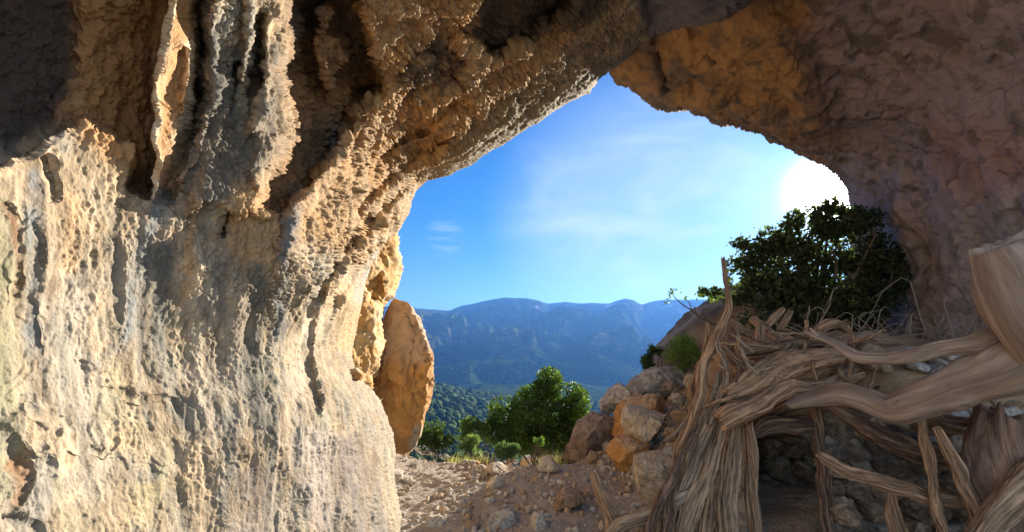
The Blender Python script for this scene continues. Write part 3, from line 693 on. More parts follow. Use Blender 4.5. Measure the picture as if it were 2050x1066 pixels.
for i, (po, pal, lab, th) in enumerate(PATH):
    a = np.array(po); D = on(a[:, 0].mean(), min(a[:, 1].max() - 1, 1062)) + th * .6
    boulder(po, D, th, 91 + i * 3, pal, lab, sub=5 if i in (5, 7, 8, 9, 10) else 4, facets=6)
for i, (x, y, r, lab) in enumerate([(806,900,10,'first rubble stone at the foot of the leaning boulder, nearest the wall'),(820,903,8,'second rubble stone at the foot of the leaning boulder'),(812,912,7,'small stone in front of the leaning boulder'),(836,900,7,'stone just right of the leaning boulder foot')]):
    boulder([(x + r * cos(t), y - 3 + r * .7 * sin(t)) for t in np.linspace(0, 2 * pi, 8)[:-1]], on(x, y + 3), .1, 180 + i, ['orange', 'cream'][i % 2], lab, sub=4, facets=6)
rg = np.random.RandomState(4)
LEDGE = [(868,908,9),(880,914,7),(892,917,10),(905,922,7),(915,925,9),(930,929,8),(943,931,10),(955,930,6),(962,938,7),(988,934,8),(1010,930,7),(1022,925,8),(1034,928,6),(1060,936,6)]
LL = ['first cream stone of the row along the ledge, next to the end stone','second stone of the ledge row, small and round','third stone of the ledge row, wider than its neighbours','small stone in the ledge row under the dry grass',
 'stone in the ledge row right under the dry grass clump','stone in the ledge row left of the pale bush stem','widest stone in the middle of the ledge row','tiny stone just right of the widest ledge stone','stone behind the cream path-edge rock, on its left',
 'stone resting against the back of the cream path-edge rock','stone under the round green bush','stone at the right foot of the round green bush','tiny stone left of the flat orange slab','pebble-sized stone below the flat orange slab']
for i, (x, y, r) in enumerate(LEDGE):
    th = rg.uniform(0, 6.28); po = [(x + r * rg.uniform(.85, 1.2) * cos(a), y - 2 + r * .62 * rg.uniform(.8, 1.2) * sin(a)) for a in np.linspace(0, 2 * pi, 8)[:-1]]
    boulder(po, on(x, y + 2), .07, 200 + i, ['cream', 'pale', 'cream', 'orange'][i % 4], LL[i], sub=3, facets=5, group='small stones along the edge of the ledge')
# gravel nobody could count
def gravel():
    V0, F0 = ico(1); Vs, Fs, Cs = [], [], []; n = 0; rg = np.random.RandomState(8)
    for k in range(5200):
        x = rg.uniform(-1.8, 2.6); y = rg.uniform(4.1, 8.6)
        if k > 4400: x = rg.uniform(.9, 3.2)
        s = .007 + .032 * rg.rand() ** 4
        if k > 4400: s *= 1.9
        if x > .47 * y - .2 and y < 6.4: continue
        z = float(gz(x, y)); v = V0 * s * rg.uniform(.6, 1.4, 3) * (1 + .25 * rg.normal(size=(len(V0), 1)) * .6) + [x, y, z + s * .3]
        Vs.append(v); Fs.append(F0 + n); n += len(v)
        c = np.array([[.66,.59,.48],[.54,.43,.31],[.52,.36,.22],[.50,.47,.42]][rg.randint(4)]) * rg.uniform(.7, 1.1); Cs.append(np.tile(c, (len(v), 1)))
    o = mesh_np('gravel', np.concatenate(Vs), np.concatenate(Fs), M_STONE, col=np.concatenate(Cs), smooth=False)
    tag(o, kind='stuff')
gravel()

# ================================================================ logs
def mat_wood(name, rm=(.32, .62, .35, 1.1), k2=.9):
    m, g, b, out = mat_new(name)
    at = g.n('ShaderNodeAttribute', attribute_name='Col'); uv = g.n('ShaderNodeUVMap', uv_map='grain')
    mp = g.n('ShaderNodeMapping', i_Vector=uv.outputs[0], i_Scale=(62, 6, 1))
    n1 = g.n('ShaderNodeTexNoise', i_Vector=mp.outputs[0], i_Scale=1.0, i_Detail=6.0, i_Roughness=0.65, i_Distortion=.6)
    mp2 = g.n('ShaderNodeMapping', i_Vector=uv.outputs[0], i_Scale=(200, 15, 1)); n2 = g.n('ShaderNodeTexNoise', i_Vector=mp2.outputs[0], i_Scale=1.0, i_Detail=4.0)
    f = g.math('ADD', g.ramp(n1.outputs[0], rm), g.math('ADD', g.math('MULTIPLY', n2.outputs[0], k2), -.35 * k2))
    sc = g.vmath('SCALE', at.outputs[0]); g.put(sc.inputs[3], f)
    g.put(b.inputs['Base Color'], sc.outputs[0]); b.inputs['Roughness'].default_value = .85; b.inputs['Specular IOR Level'].default_value = .2
    g.put(b.inputs['Normal'], g.n('ShaderNodeBump', i_Height=g.math('ADD', n1.outputs[0], g.math('MULTIPLY', n2.outputs[0], .5)), i_Strength=.7, i_Distance=.008).outputs[0])
    return m
M_WOOD = mat_wood('weathered_wood'); M_BLEACH = mat_wood('bleached_wood', (.25, .75, .62, 1.0), .25)
WC = dict(grey=([.41,.30,.21],[.13,.08,.05]), brown=([.44,.27,.16],[.13,.072,.042]), tan=([.44,.295,.185],[.17,.10,.06]), dark=([.20,.12,.085],[.06,.037,.028]), pink=([.45,.325,.25],[.21,.135,.10]))
def spline(pts, step):
    p = np.array(pts, float); p = np.vstack([2 * p[0] - p[1], p, 2 * p[-1] - p[-2]]); out = []
    for k in range(1, len(p) - 2):
        L = np.linalg.norm(p[k + 1, :3] - p[k, :3]); n = max(3, int(L / step)); t = np.linspace(0, 1, n, endpoint=False)[:, None]
        a, b, c, d = p[k - 1], p[k], p[k + 1], p[k + 2]
        out.append(.5 * (2 * b + (c - a) * t + (2 * a - 5 * b + 4 * c - d) * t ** 2 + (3 * b - a - 3 * c + d) * t ** 3))
    out.append(p[-2][None]); return np.concatenate(out)
_seed = [700]
def log_mesh(name, pts, pal='grey', groove=.2, gnarl=.16, n=64, twist=1.5, parent=None, flat=1.0, ends=(.5, .5), world=False, knots=3, jag=.8, step=None, mat=None, kink=.6):
    """pts: (px, py, depth, radius in photo pixels), or world coordinates and metres"""
    _seed[0] += 13; sd_ = _seed[0]; rg = np.random.RandomState(sd_)
    if world: w_ = np.array(pts, float)
    else: w_ = np.array([list(P(a, b, d)) + [r * d / 1025] for a, b, d, r in pts])
    rmean = w_[:, 3].mean(); st = step or max(.006, rmean * .16)
    if False:
        Lt = np.linalg.norm(np.diff(w_[:, :3], axis=0), axis=1).sum(); m_ = max(3, int(Lt / max(rmean * 12, .2)))
        w_ = spline(w_, Lt / 60); w_ = w_[np.unique(np.linspace(0, len(w_) - 1, m_ + 1).astype(int))]; w_[1:-1, :3] += rg.normal(size=(len(w_) - 2, 3)) * rmean * kink; w_[1:-1, 3] *= 1 + rg.normal(size=len(w_) - 2) * .06
    q = spline(w_, st); C, r = q[:, :3], np.maximum(q[:, 3], .0015)
    s = np.concatenate([[0], np.cumsum(np.linalg.norm(np.diff(C, axis=0), axis=1))]) / max(rmean * 9, .05)
    C = C + kink * 2.2 * rmean * np.stack([fbm(np.stack([s, s * 0 + sd_ * .37, s * 0 + 5.5 * j], -1), 2, sd_ + j) for j in range(3)], -1) * np.minimum(s, 1)[:, None]
    T = np.gradient(C, axis=0); T /= np.linalg.norm(T, axis=1, keepdims=True) + 1e-9
    s = np.concatenate([[0], np.cumsum(np.linalg.norm(np.diff(C, axis=0), axis=1))])
    up = np.array([0, -1., .2]); N = np.zeros_like(T); v = up - T[0] * (up @ T[0]); v /= np.linalg.norm(v); N[0] = v
    for i in range(1, len(T)):
        v = N[i - 1] - T[i] * (N[i - 1] @ T[i]); N[i] = v / np.linalg.norm(v)
    B = np.cross(T, N); th = np.linspace(0, 2 * pi, n, endpoint=False)
    TH, SS = np.meshgrid(th, s); RR_ = r[:, None] + 0 * TH; sr = SS / max(rmean, .01)
    tw = TH + twist * SS * .6 + .8 * perlin(np.stack([SS * 1.3, SS * 0, SS * 0 + sd_], -1), 3)
    q1 = np.stack([np.cos(TH) * .8, np.sin(TH) * .8, sr * .16 + sd_], -1); q2 = np.stack([np.cos(tw) * 2.6, np.sin(tw) * 2.6, sr * .10 + sd_], -1)
    q3 = np.stack([np.cos(tw) * 7, np.sin(tw) * 7, sr * .22 + sd_], -1)
    g1 = fbm(q1, 3, sd_); g2 = perlin(q2, sd_ + 1); g3 = perlin(q3, sd_ + 2)
    gr = -np.clip(1 - np.abs(g2) * 6.5, 0, 1) - .2 * np.clip(1 - np.abs(g3) * 5, 0, 1)            # long splits
    m = 1 + gnarl * 1.3 * g1 + groove * (.55 * g2 + 1.1 * gr + .15 * g3)
    for k in range(knots):
        a0, s0 = rg.uniform(0, 6.28), rg.uniform(.1, .9) * s[-1]; dd = ((np.angle(np.exp(1j * (TH - a0)))) / .45) ** 2 + ((SS - s0) / (rmean * .8)) ** 2
        m += .28 * np.exp(-dd) - .22 * np.exp(-dd * 9)
    # broken / cut ends
    e0, e1 = ends; jg = rmean * jag * (perlin(np.stack([np.cos(TH) * 2.2, np.sin(TH) * 2.2, TH * 0 + sd_], -1), 5) + .5)
    tail = 0.0
    R_ = RR_ * m; fl = np.stack([np.ones_like(TH), np.ones_like(TH) * flat], 0)
    Vv = C[:, None] + (np.cos(TH) * R_)[..., None] * N[:, None] * 1.0 + (np.sin(TH) * R_ * flat)[..., None] * B[:, None]
    k0 = np.exp(-SS / (rmean * .9)) ; k1 = np.exp(-(s[-1] - SS) / (rmean * .9))
    Vv = Vv - T[:, None] * (jg * k0)[..., None] * 1.2 + T[:, None] * (jg * k1)[..., None] * 1.2
    a, b = WC[pal]; tone = sstep(g2 + .3 * g3 + .8 * g1, -.45, .45); dark = np.clip(-gr, 0, 1) * min(1, groove * 6)
    col = lerp(b, a, .35 + .65 * tone); col = lerp(col, np.array(b) * .5, dark * .75)
    col = lerp(col, np.array([.44, .26, .14]), .35 * sstep(fbm(q1 * 2, 3, sd_ + 8), .1, .45))
    nr = len(s); Fs = []
    idx = np.arange(nr * n).reshape(nr, n); nx = np.roll(idx, -1, 1)
    Fs.append(np.stack([idx[:-1], nx[:-1], nx[1:], idx[1:]], -1).reshape(-1, 4))
    Vv = Vv.reshape(-1, 3); col = col.reshape(-1, 3); uvs = np.stack([tw / 6.28 * rmean * 6.28, SS], -1).reshape(-1, 2)
    cc = np.array(a) * 1.12
    for (ring, cen, tv, e, flip) in ((0, C[0], -T[0], e0, True), (nr - 1, C[-1], T[-1], e1, False)):
        base = idx[ring]; prev = base; L = len(Vv)
        rings = 3
        for j in range(1, rings + 1):
            f = 1 - j / (rings + .0)
            f = max(f, .02); pos = cen + (Vv[base] - cen) * f + tv * r[ring] * (e * .3 * np.sin(j / rings * pi / 2)) + tv * .0
            Vv = np.vstack([Vv, pos]); col = np.vstack([col, np.tile(cc * (.75 + .25 * (j % 2)), (n, 1))]); uvs = np.vstack([uvs, uvs[base] * [f, 1]])
            cur = np.arange(L, L + n); L += n; a_, b_ = prev, cur
            q_ = np.stack([a_, np.roll(a_, -1), np.roll(b_, -1), b_], -1)
            Fs.append(q_[:, ::-1] if flip else q_); prev = cur
    Fq = np.concatenate(Fs)
    loc = None if parent is not None else tuple(C[np.argmin(C[:, 2])] - [0, 0, r[np.argmin(C[:, 2])]])
    o = mesh_np(name, Vv, Fq, mat or M_WOOD, col=np.clip(col, .01, .75), parent=parent, loc=loc)
    uvl = o.data.uv_layers.new(name='grain'); li = np.zeros(len(o.data.loops), np.int32); o.data.loops.foreach_get('vertex_index', li)
    uvl.data.foreach_set('uv', uvs[li].astype(np.float32).ravel())
    if parent is not None:      # child meshes are written in world space; undo the parent's offset
        o.matrix_parent_inverse = parent.matrix_basis.inverted()
    return o
def log(pts, label, pal='grey', cat='log', name='log', group=None, **k):
    if group == BG: pts = [(a, b, c, r * .86) for a, b, c, r in pts]; k.setdefault('groove', .24)
    return tag(log_mesh(name, pts, pal, **k), label, cat, group)
BG = 'upright juniper poles of the hut'
log([(1448,521,3.75,4.5),(1452,560,3.75,6),(1454,600,3.74,7.5),(1446,640,3.72,10),(1428,690,3.7,13),(1409,740,3.68,13),(1404,790,3.66,14),(1388,845,3.64,13),(1366,900,3.6,12),(1342,950,3.56,11),(1318,1010,3.52,11),(1300,1100,3.48,11),(1290,1200,3.45,11)],
    'tallest crooked pole, its thin tip standing up against the sky', 'brown', 'pole', 'pole', BG, groove=.22)
log([(1417,648,3.78,3),(1416,680,3.76,7),(1410,730,3.75,9),(1400,770,3.75,9)], 'short spike of wood beside the tallest pole', 'brown', 'pole', 'pole', BG)
log([(1440,755,3.68,7),(1430,810,3.66,13),(1405,868,3.62,16),(1378,930,3.56,17),(1354,1000,3.5,17),(1338,1080,3.45,18),(1322,1200,3.4,18)], 'smooth grey pole crossing in front of the bundle towards the lower left', 'grey', 'pole', 'pole', BG, groove=.2)
log([(1452,735,3.78,8),(1450,800,3.76,13),(1432,880,3.66,19),(1400,960,3.54,22),(1376,1040,3.44,23),(1355,1180,3.36,24)], 'thick pale split pole in the middle of the bundle', 'tan', 'pole', 'pole', BG, groove=.3)
log([(1472,760,3.9,10),(1470,830,3.84,17),(1452,910,3.74,21),(1424,1000,3.62,24),(1406,1090,3.54,26),(1395,1200,3.5,26)], 'dark brown grooved pole behind the thick pale one', 'brown', 'pole', 'pole', BG, groove=.3)
log([(1473,845,3.72,14),(1470,890,3.7,24),(1462,950,3.64,31),(1452,1030,3.56,33),(1445,1190,3.5,36)], 'wide flared trunk with deep vertical grooves left of the doorway plank', 'tan', 'pole', 'pole', BG, groove=.3, flat=.7)
log([(1500,862,3.6,14),(1505,905,3.6,20),(1506,980,3.56,23),(1502,1070,3.5,25),(1500,1200,3.46,26)], 'broad plank-like trunk with a jagged top at the edge of the dark doorway', 'tan', 'pole', 'pole', BG, groove=.18, flat=.5, jag=1.3)
log([(1397,745,3.9,6),(1396,775,3.88,9),(1398,815,3.86,8),(1392,870,3.84,8)], 'short dark stub at the left edge of the bundle, cut square on top', 'dark', 'pole', 'pole', BG)
log([(1437,685,3.62,4),(1440,700,3.6,5),(1449,715,3.6,6),(1448,760,3.6,7),(1438,800,3.6,7),(1424,850,3.6,7)], 'thin curved stick lying along the front of the bundle', 'grey', 'stick', 'stick', None)
log([(1402,835,3.5,6),(1378,885,3.46,9),(1352,945,3.42,10),(1325,1000,3.38,10),(1302,1060,3.34,9),(1285,1150,3.3,9)], 'slim dark pole at the outer left side of the bundle', 'dark', 'pole', 'pole', BG)
log([(1345,985,3.4,10),(1336,1030,3.38,13),(1330,1090,3.36,14),(1322,1190,3.34,14)], 'short dark split post low at the left side of the bundle', 'dark', 'pole', 'pole', BG)
log([(1478,690,4.0,8),(1482,740,4.0,10),(1478,800,3.98,12),(1476,860,3.95,12)], 'brown post rising behind the big diagonal logs', 'brown', 'pole', 'pole', BG)
log([(1512,868,3.9,10),(1540,852,3.9,17),(1600,848,3.9,18),(1660,858,3.9,17),(1700,880,3.9,14)], 'dark lintel branch over the top of the doorway', 'dark', 'branch', 'branch', None)
log([(1632,820,3.9,12),(1638,880,3.88,14),(1648,960,3.84,15),(1660,1040,3.8,15),(1668,1180,3.75,15)], 'dark post at the right side of the doorway', 'dark', 'pole', 'pole', BG)
# foreground fork of branches
fk = log_mesh('branch', [(1192,953,3.75,8),(1198,975,3.72,11),(1212,1010,3.66,11),(1224,1040,3.6,14),(1228,1080,3.54,15),(1232,1180,3.48,14)], 'brown', groove=.18)
tag(fk, 'forked grey-brown branch standing at the bottom beside the path, its stub pointing up', 'branch')
log_mesh('side_branch', [(1228,1068,3.56,13),(1242,1050,3.55,14),(1268,1036,3.52,13),(1305,1022,3.5,14),(1345,1006,3.5,15),(1370,998,3.52,14)], 'grey', parent=fk, groove=.12)
log([(1255,1048,3.62,6),(1250,1085,3.6,8),(1248,1150,3.56,8)], 'short vertical stick under the left part of the forked branch', 'brown', 'stick', 'stick')
log([(1290,1035,3.6,8),(1286,1080,3.58,9),(1284,1150,3.56,9)], 'short vertical stick under the right part of the forked branch', 'brown', 'stick', 'stick')
log([(1318,1032,3.62,7),(1312,1090,3.6,9),(1308,1150,3.56,9)], 'vertical stick close to the poles, under the end of the forked branch', 'grey', 'stick', 'stick')
GL = 'logs stacked on top of the hut'
log([(1462,790,3.58,17),(1500,772,3.62,25),(1560,744,3.7,28),(1620,718,3.8,27),(1690,696,3.95,20),(1740,690,4.1,16)], 'upper of the two big diagonal logs above the doorway', 'brown', 'log', 'log', GL, groove=.14, gnarl=.2)
log([(1452,838,3.45,20),(1470,828,3.45,23),(1520,812,3.5,21),(1570,792,3.56,20),(1640,770,3.7,18),(1710,752,3.85,18)], 'lower of the two big diagonal logs, with a knobbly pitted end beside the poles', 'brown', 'log', 'log', GL, groove=.14, gnarl=.26, knots=6)
log([(1442,672,4.1,5),(1462,694,4.1,11),(1512,699,4.15,12),(1566,686,4.2,13),(1620,686,4.3,13),(1670,690,4.4,11)], 'horizontal wavy branch lying across the top of the pile', 'brown', 'branch', 'branch', GL)
log([(1462,643,4.3,6),(1480,655,4.3,8),(1500,672,4.3,8),(1528,684,4.3,8)], 'short forked branch at the top left of the pile behind the tallest pole', 'brown', 'branch', 'branch', GL)
log([(1508,640,4.6,7),(1540,668,4.5,9),(1576,702,4.4,9),(1600,730,4.3,9)], 'branch running down to the right under the leaves of the tree', 'brown', 'branch', 'branch', GL)
log([(1567,620,4.5,5),(1556,632,4.5,7),(1540,652,4.5,6)], 'left of two short sawn stubs poking up under the tree', 'tan', 'stick', 'stick', GL)
log([(1582,625,4.5,5),(1574,640,4.5,7),(1562,662,4.5,6)], 'right of two short sawn stubs poking up under the tree', 'brown', 'stick', 'stick', GL)
log([(1522,655,4.25,8),(1518,690,4.22,10),(1508,735,4.2,9)], 'short upright log between the branches on top of the pile', 'brown', 'log', 'log', GL)
log([(1450,700,4.0,7),(1470,722,4.0,12),(1500,735,4.0,13),(1545,722,4.05,12),(1590,704,4.1,11)], 'curved log under the wavy branch, above the big diagonal logs', 'brown', 'log', 'log', GL)
log([(1560,695,4.15,8),(1580,715,4.1,10),(1592,745,4.05,9)], 'short stub leaning down from the wavy branch', 'brown', 'log', 'log', GL)
log([(1500,860,4.1,12),(1560,830,4.1,14),(1620,800,4.1,14),(1700,780,4.2,12)], 'dark log under the lower diagonal log', 'dark', 'log', 'log', GL)
log([(1640,730,4.3,10),(1700,742,4.3,14),(1780,760,4.2,14),(1850,775,4.2,12)], 'dark log half hidden behind the bend of the forked dead tree', 'dark', 'log', 'log', GL)
log([(1640,660,4.7,9),(1662,650,4.7,10),(1690,655,4.8,9)], 'rounded light brown stump end under the tree, right of the pile', 'brown', 'log', 'log', GL)
log([(1668,812,3.75,12),(1720,842,3.7,20),(1790,880,3.6,22),(1850,908,3.55,20),(1920,925,3.5,16)], 'dark reddish log slanting down behind the forked dead tree', 'dark', 'log', 'log', None)
# the big forked dead tree on the right
g1 = log_mesh('dead_tree', [(1590,806,3.62,12),(1640,797,3.5,16),(1690,792,3.36,21),(1735,802,3.24,24),(1790,820,3.12,29),(1850,800,3.0,36),(1930,768,2.85,40),(2015,742,2.7,47),(2100,705,2.6,60),(2200,680,2.5,70)], 'pink', groove=.035, gnarl=.12, n=72, knots=9, twist=.5, mat=M_BLEACH, kink=0)
tag(g1, 'large smooth forked dead tree trunk resting on the hut at the right, bleached pinkish tan', 'dead tree')
log_mesh('limb', [(1616,666,3.3,2.5),(1634,674,3.28,6),(1667,687,3.22,8),(1700,706,3.15,11),(1722,716,3.1,12),(1777,719,3.0,12),(1823,713,2.92,13.5),(1875,701,2.85,15),(1950,690,2.75,18),(2010,674,2.68,22),(2080,690,2.62,30)], 'pink', parent=g1, groove=.06, gnarl=.15, n=56, knots=7, mat=M_BLEACH, kink=.1)
log_mesh('twig_stub', [(1640,676,3.27,4.5),(1628,664,3.28,4),(1622,658,3.29,2.5)], 'pink', parent=g1, groove=.06, knots=0, n=20)
log_mesh('sawn_limb', [(2008,496,2.5,52),(2024,526,2.5,62),(2040,570,2.5,66),(2058,620,2.5,64),(2085,670,2.52,62),(2120,720,2.55,60)], 'pink', parent=g1, groove=.035, gnarl=.07, n=90, knots=1, mat=M_BLEACH, kink=0, ends=(.25, .5), jag=.25)
log([(1644,913,3.35,6),(1662,925,3.34,11),(1705,948,3.3,12),(1760,963,3.25,14),(1830,986,3.2,14),(1890,1005,3.15,15),(1950,1006,3.1,14),(2030,1020,3.05,14)], 'long brown pole lying across the front of the stone wall', 'brown', 'pole', 'pole', None)
log([(1847,842,3.1,6),(1855,880,3.1,8),(1861,925,3.1,11),(1868,960,3.1,9),(1876,1020,3.1,10),(1882,1100,3.1,10)], 'thin crooked stick hanging down in front of the stones', 'brown', 'stick', 'stick')
log([(1878,862,3.0,8),(1900,905,3.0,11),(1930,960,3.0,12),(1960,1020,3.0,13),(1990,1090,3.0,14)], 'straight slanting pole right of the crooked stick', 'brown', 'pole', 'pole')
log([(1960,1075,2.8,20),(1990,1035,2.8,24),(2025,1000,2.8,26),(2080,950,2.8,28)], 'broken log in the bottom right corner with pale split wood', 'tan', 'log', 'log', None, groove=.15, kink=0)
log([(1865,832,3.2,6),(1910,842,3.2,9),(1975,855,3.2,9),(2060,872,3.2,10)], 'horizontal branch just under the forked dead tree', 'dark', 'branch', 'branch')
log([(1985,800,3.3,5),(2010,835,3.3,6),(2040,880,3.3,6)], 'thin grey stick slanting at the right edge beside the grey stones', 'grey', 'stick', 'stick')
log([(2010,860,3.05,46),(2008,900,3.05,56),(2006,960,3.05,58),(2008,1010,3.05,50),(2010,1060,3.05,46)], 'thick rounded reddish stump under the dead tree at the right edge', 'dark', 'stump', 'stump', None, groove=.08, n=72, ends=(1.2, 1), kink=0)
log([(1785,985,3.4,6),(1790,1030,3.38,14),(1800,1080,3.36,18),(1806,1150,3.3,18)], 'pointed split log standing among the stones', 'brown', 'log', 'log', None)
# stones of the hut wall
rg = np.random.RandomState(77); k = 0
rows = [(1066,[1675,1725,1768,1850,1905,1950]),(1020,[1690,1745,1835,1880,1930]),(975,[1672,1722,1770,1840,1900,1952]),(930,[1680,1790,1840,1900]),(895,[1665,1705,1750,1860,1905]),(855,[1680,1730,1780])]
words = ['bottom','second','third','fourth','fifth','top']
for ri, (yy, xsr) in enumerate(rows):
    for ci, xx in enumerate(xsr):
        r1, r2 = rg.uniform(27, 33), rg.uniform(21, 26)
        po = [(xx + rg.uniform(-5, 5) + r1 * rg.uniform(.85, 1.15) * cos(a), yy + r2 * rg.uniform(.85, 1.15) * sin(a)) for a in np.linspace(0, 2 * pi, 9)[:-1]]
        boulder(po, 3.85 - .0007 * (xx - 1650) + rg.uniform(-.05, .05), .16, 300 + k, ['moss', 'dark', 'dark', 'moss'][rg.randint(4)],
                '%s brown stone from the doorway in the %s row of the dry stone wall' % (['nearest', 'second', 'third', 'fourth', 'fifth', 'sixth'][ci], words[ri]), cat='stone', name='stone', sub=4, facets=5, group='stones of the hut wall')
        k += 1
for i, (x, y, a, b, lab) in enumerate([(1920,838,24,17,'pale grey stone under the trunk, leftmost of three'),(1958,828,22,17,'pale grey stone under the trunk, middle of three'),(2000,835,18,15,'pale grey stone under the trunk, rightmost of three'),
      (1925,715,34,18,'dim grey stone between the two limbs of the dead tree'),(1890,745,26,14,'dim stone tucked low between the two limbs of the dead tree')]):
    po = [(x + a * rg.uniform(.85, 1.15) * cos(t), y + b * rg.uniform(.85, 1.15) * sin(t)) for t in np.linspace(0, 2 * pi, 9)[:-1]]
    boulder(po, 3.6 + .2 * (i > 2), .12, 360 + i, 'grey', lab, cat='stone', name='stone', sub=4, facets=5)
rg = np.random.RandomState(98)
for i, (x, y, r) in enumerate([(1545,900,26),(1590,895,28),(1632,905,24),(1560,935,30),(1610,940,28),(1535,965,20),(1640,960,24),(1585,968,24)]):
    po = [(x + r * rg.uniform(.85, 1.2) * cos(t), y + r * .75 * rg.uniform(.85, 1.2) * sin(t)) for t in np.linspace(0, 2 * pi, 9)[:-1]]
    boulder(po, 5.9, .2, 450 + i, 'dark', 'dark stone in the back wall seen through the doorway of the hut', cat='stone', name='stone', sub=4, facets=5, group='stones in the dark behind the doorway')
rg = np.random.RandomState(99)
for i in range(22):
    x = rg.uniform(1700, 2045); y = rg.uniform(700, 742) if i % 2 else rg.uniform(806, 850); a = rg.uniform(9, 20)
    po = [(x + a * rg.uniform(.8, 1.2) * cos(t), y + a * .75 * rg.uniform(.8, 1.2) * sin(t)) for t in np.linspace(0, 2 * pi, 8)[:-1]]
    boulder(po, 3.72 + .12 * (y < 760), .1, 400 + i, ['grey', 'brown', 'moss'][i % 3], 'dim rubble stone lying on the heap of earth behind the forked dead tree', cat='stone', name='stone', sub=3, facets=5, group='rubble on the earth heap')
ST = 'small broken sticks tangled in the log pile'
for i in range(34):
    x = rg.uniform(1420, 1760); y = rg.uniform(665, 800) + max(0, (1480 - x)) * .5; an = rg.normal() * .9 + (1.3 if i % 3 == 0 else 0); L = rg.uniform(18, 60); D = rg.uniform(3.5, 4.0) if x > 1500 else rg.uniform(3.42, 3.6)
    dx, dy = L * cos(an), L * sin(an)
    log([(x - dx, y - dy, D + .1, rg.uniform(1.5, 3)), (x + rg.normal() * 5, y + rg.normal() * 5, D, rg.uniform(2.5, 5)), (x + dx, y + dy, D - .05 * rg.rand(), rg.uniform(1.5, 4))],
        'short broken stick tangled among the logs on top of the hut', ['grey', 'brown', 'tan', 'dark'][i % 4], 'stick', 'stick', ST, n=18, knots=1, kink=.5)
# earth and brush heaped on the hut behind the logs
boulder([(1430,860),(1440,760),(1470,705),(1560,690),(1680,680),(1800,690),(1950,700),(2100,700),(2250,720),(2250,880),(2000,860),(1800,845),(1640,815),(1540,805)],
        5.25, 1.4, 17, 'brown', 'dark heap of earth and brush covering the roof of the hut behind the logs', cat='earth heap', name='earth_heap', sub=6, facets=0, rough=1.0)
# ================================================================ plants
def mat_leaf(name, tr=.45):
    m, g, b, out = mat_new(name)
    at = g.n('ShaderNodeAttribute', attribute_name='Col'); g.put(b.inputs['Base Color'], at.outputs[0])
    b.inputs['Roughness'].default_value = .5; b.inputs['Specular IOR Level'].default_value = .3
    t = g.n('ShaderNodeBsdfTranslucent'); tc_ = g.mix(1.0, at.outputs[0], (1.5, 1.7, .7, 1), 'MULTIPLY'); g.put(t.inputs[0], tc_)
    mx = g.n('ShaderNodeMixShader', i_0=tr); g.t.links.new(b.outputs[0], mx.inputs[1]); g.t.links.new(t.outputs[0], mx.inputs[2]); g.t.links.new(mx.outputs[0], out.inputs[0])
    return m
M_LEAF = mat_leaf('leaves')
M_GRASS = mat_leaf('dry_blades', .3)
def leaves(Pt, size, aspect, col, rg, up=.3, cup=.25):
    """each leaf: six-point blade folded along its middle"""
    n = len(Pt); d = rg.normal(size=(n, 3)); d[:, 2] += up; d /= np.linalg.norm(d, axis=1, keepdims=True)
    e = rg.normal(size=(n, 3)); e -= d * (e * d).sum(1, keepdims=True); e /= np.linalg.norm(e, axis=1, keepdims=True); f = np.cross(d, e)
    s = size * rg.uniform(.6, 1.3, (n, 1)); w_ = s * aspect
    V = np.stack([Pt, Pt + d * s * .45 + e * w_ + f * w_ * cup, Pt + d * s, Pt + d * s * .45 - e * w_ + f * w_ * cup], 1)
    Fq = np.arange(n * 4).reshape(n, 4)
    return V.reshape(-1, 3), Fq, np.repeat(col, 4, 0)
def clump_pts(cl, rg, n, D, gap=.0, gs=.25, shell=.45):
    w_ = np.array([c[2] * c[3] for c in cl], float); pick = rg.choice(len(cl), n, p=w_ / w_.sum()); c = np.array(cl, float)[pick]
    v = rg.normal(size=(n, 3)); v /= np.linalg.norm(v, axis=1, keepdims=True); r = rg.rand(n, 1) ** shell; v = v * r
    dd = D + (c[:, 4] if c.shape[1] > 4 else 0)
    pt = P(c[:, 0] + v[:, 0] * c[:, 2], c[:, 1] - v[:, 2] * c[:, 3], dd); rad = (c[:, 2] + c[:, 3]) / 2 * D / 1025
    pt[:, 1] += v[:, 1] * rad
    nz = fbm(pt / gs, 3, 17); keep = nz > gap
    return pt[keep], nz[keep]
def tubes(paths, col, name, parent, n=6):
    Vs, Fs, Cs = [], [], []; L = 0
    for pth in paths:
        q = np.array(pth, float); C = q[:, :3]; r = q[:, 3]; T = np.gradient(C, axis=0); T /= np.linalg.norm(T, axis=1, keepdims=True) + 1e-9
        a = np.cross(T, [0.3, .9, .1]); a /= np.linalg.norm(a, axis=1, keepdims=True) + 1e-9; b = np.cross(T, a); th = np.linspace(0, 2 * pi, n, endpoint=False)
        V = C[:, None] + r[:, None, None] * (np.cos(th)[None, :, None] * a[:, None] + np.sin(th)[None, :, None] * b[:, None])
        idx = np.arange(len(C) * n).reshape(len(C), n) + L; nx = np.roll(idx, -1, 1)
        Fs.append(np.stack([idx[:-1], nx[:-1], nx[1:], idx[1:]], -1).reshape(-1, 4)); Vs.append(V.reshape(-1, 3)); L += len(C) * n
    V = np.concatenate(Vs)
    return mesh_np(name, V, np.concatenate(Fs), M_STONE, parent=parent, col=np.tile(col, (len(V), 1)))
def path_to(a, b, r0, r1, rg, k=7, wob=.12):
    a = np.array(a, float); b = np.array(b, float); t = np.linspace(0, 1, k)[:, None]; L = np.linalg.norm(b - a)
    m = a + (b - a) * t + np.sin(t * pi) * rg.normal(size=3) * L * wob + rg.normal(size=(k, 3)) * L * .018 * np.sin(t * pi); m[:, 2] += (np.sin(t[:, 0] * pi) * L * .08)
    return np.hstack([m, r0 + (r1 - r0) * t])
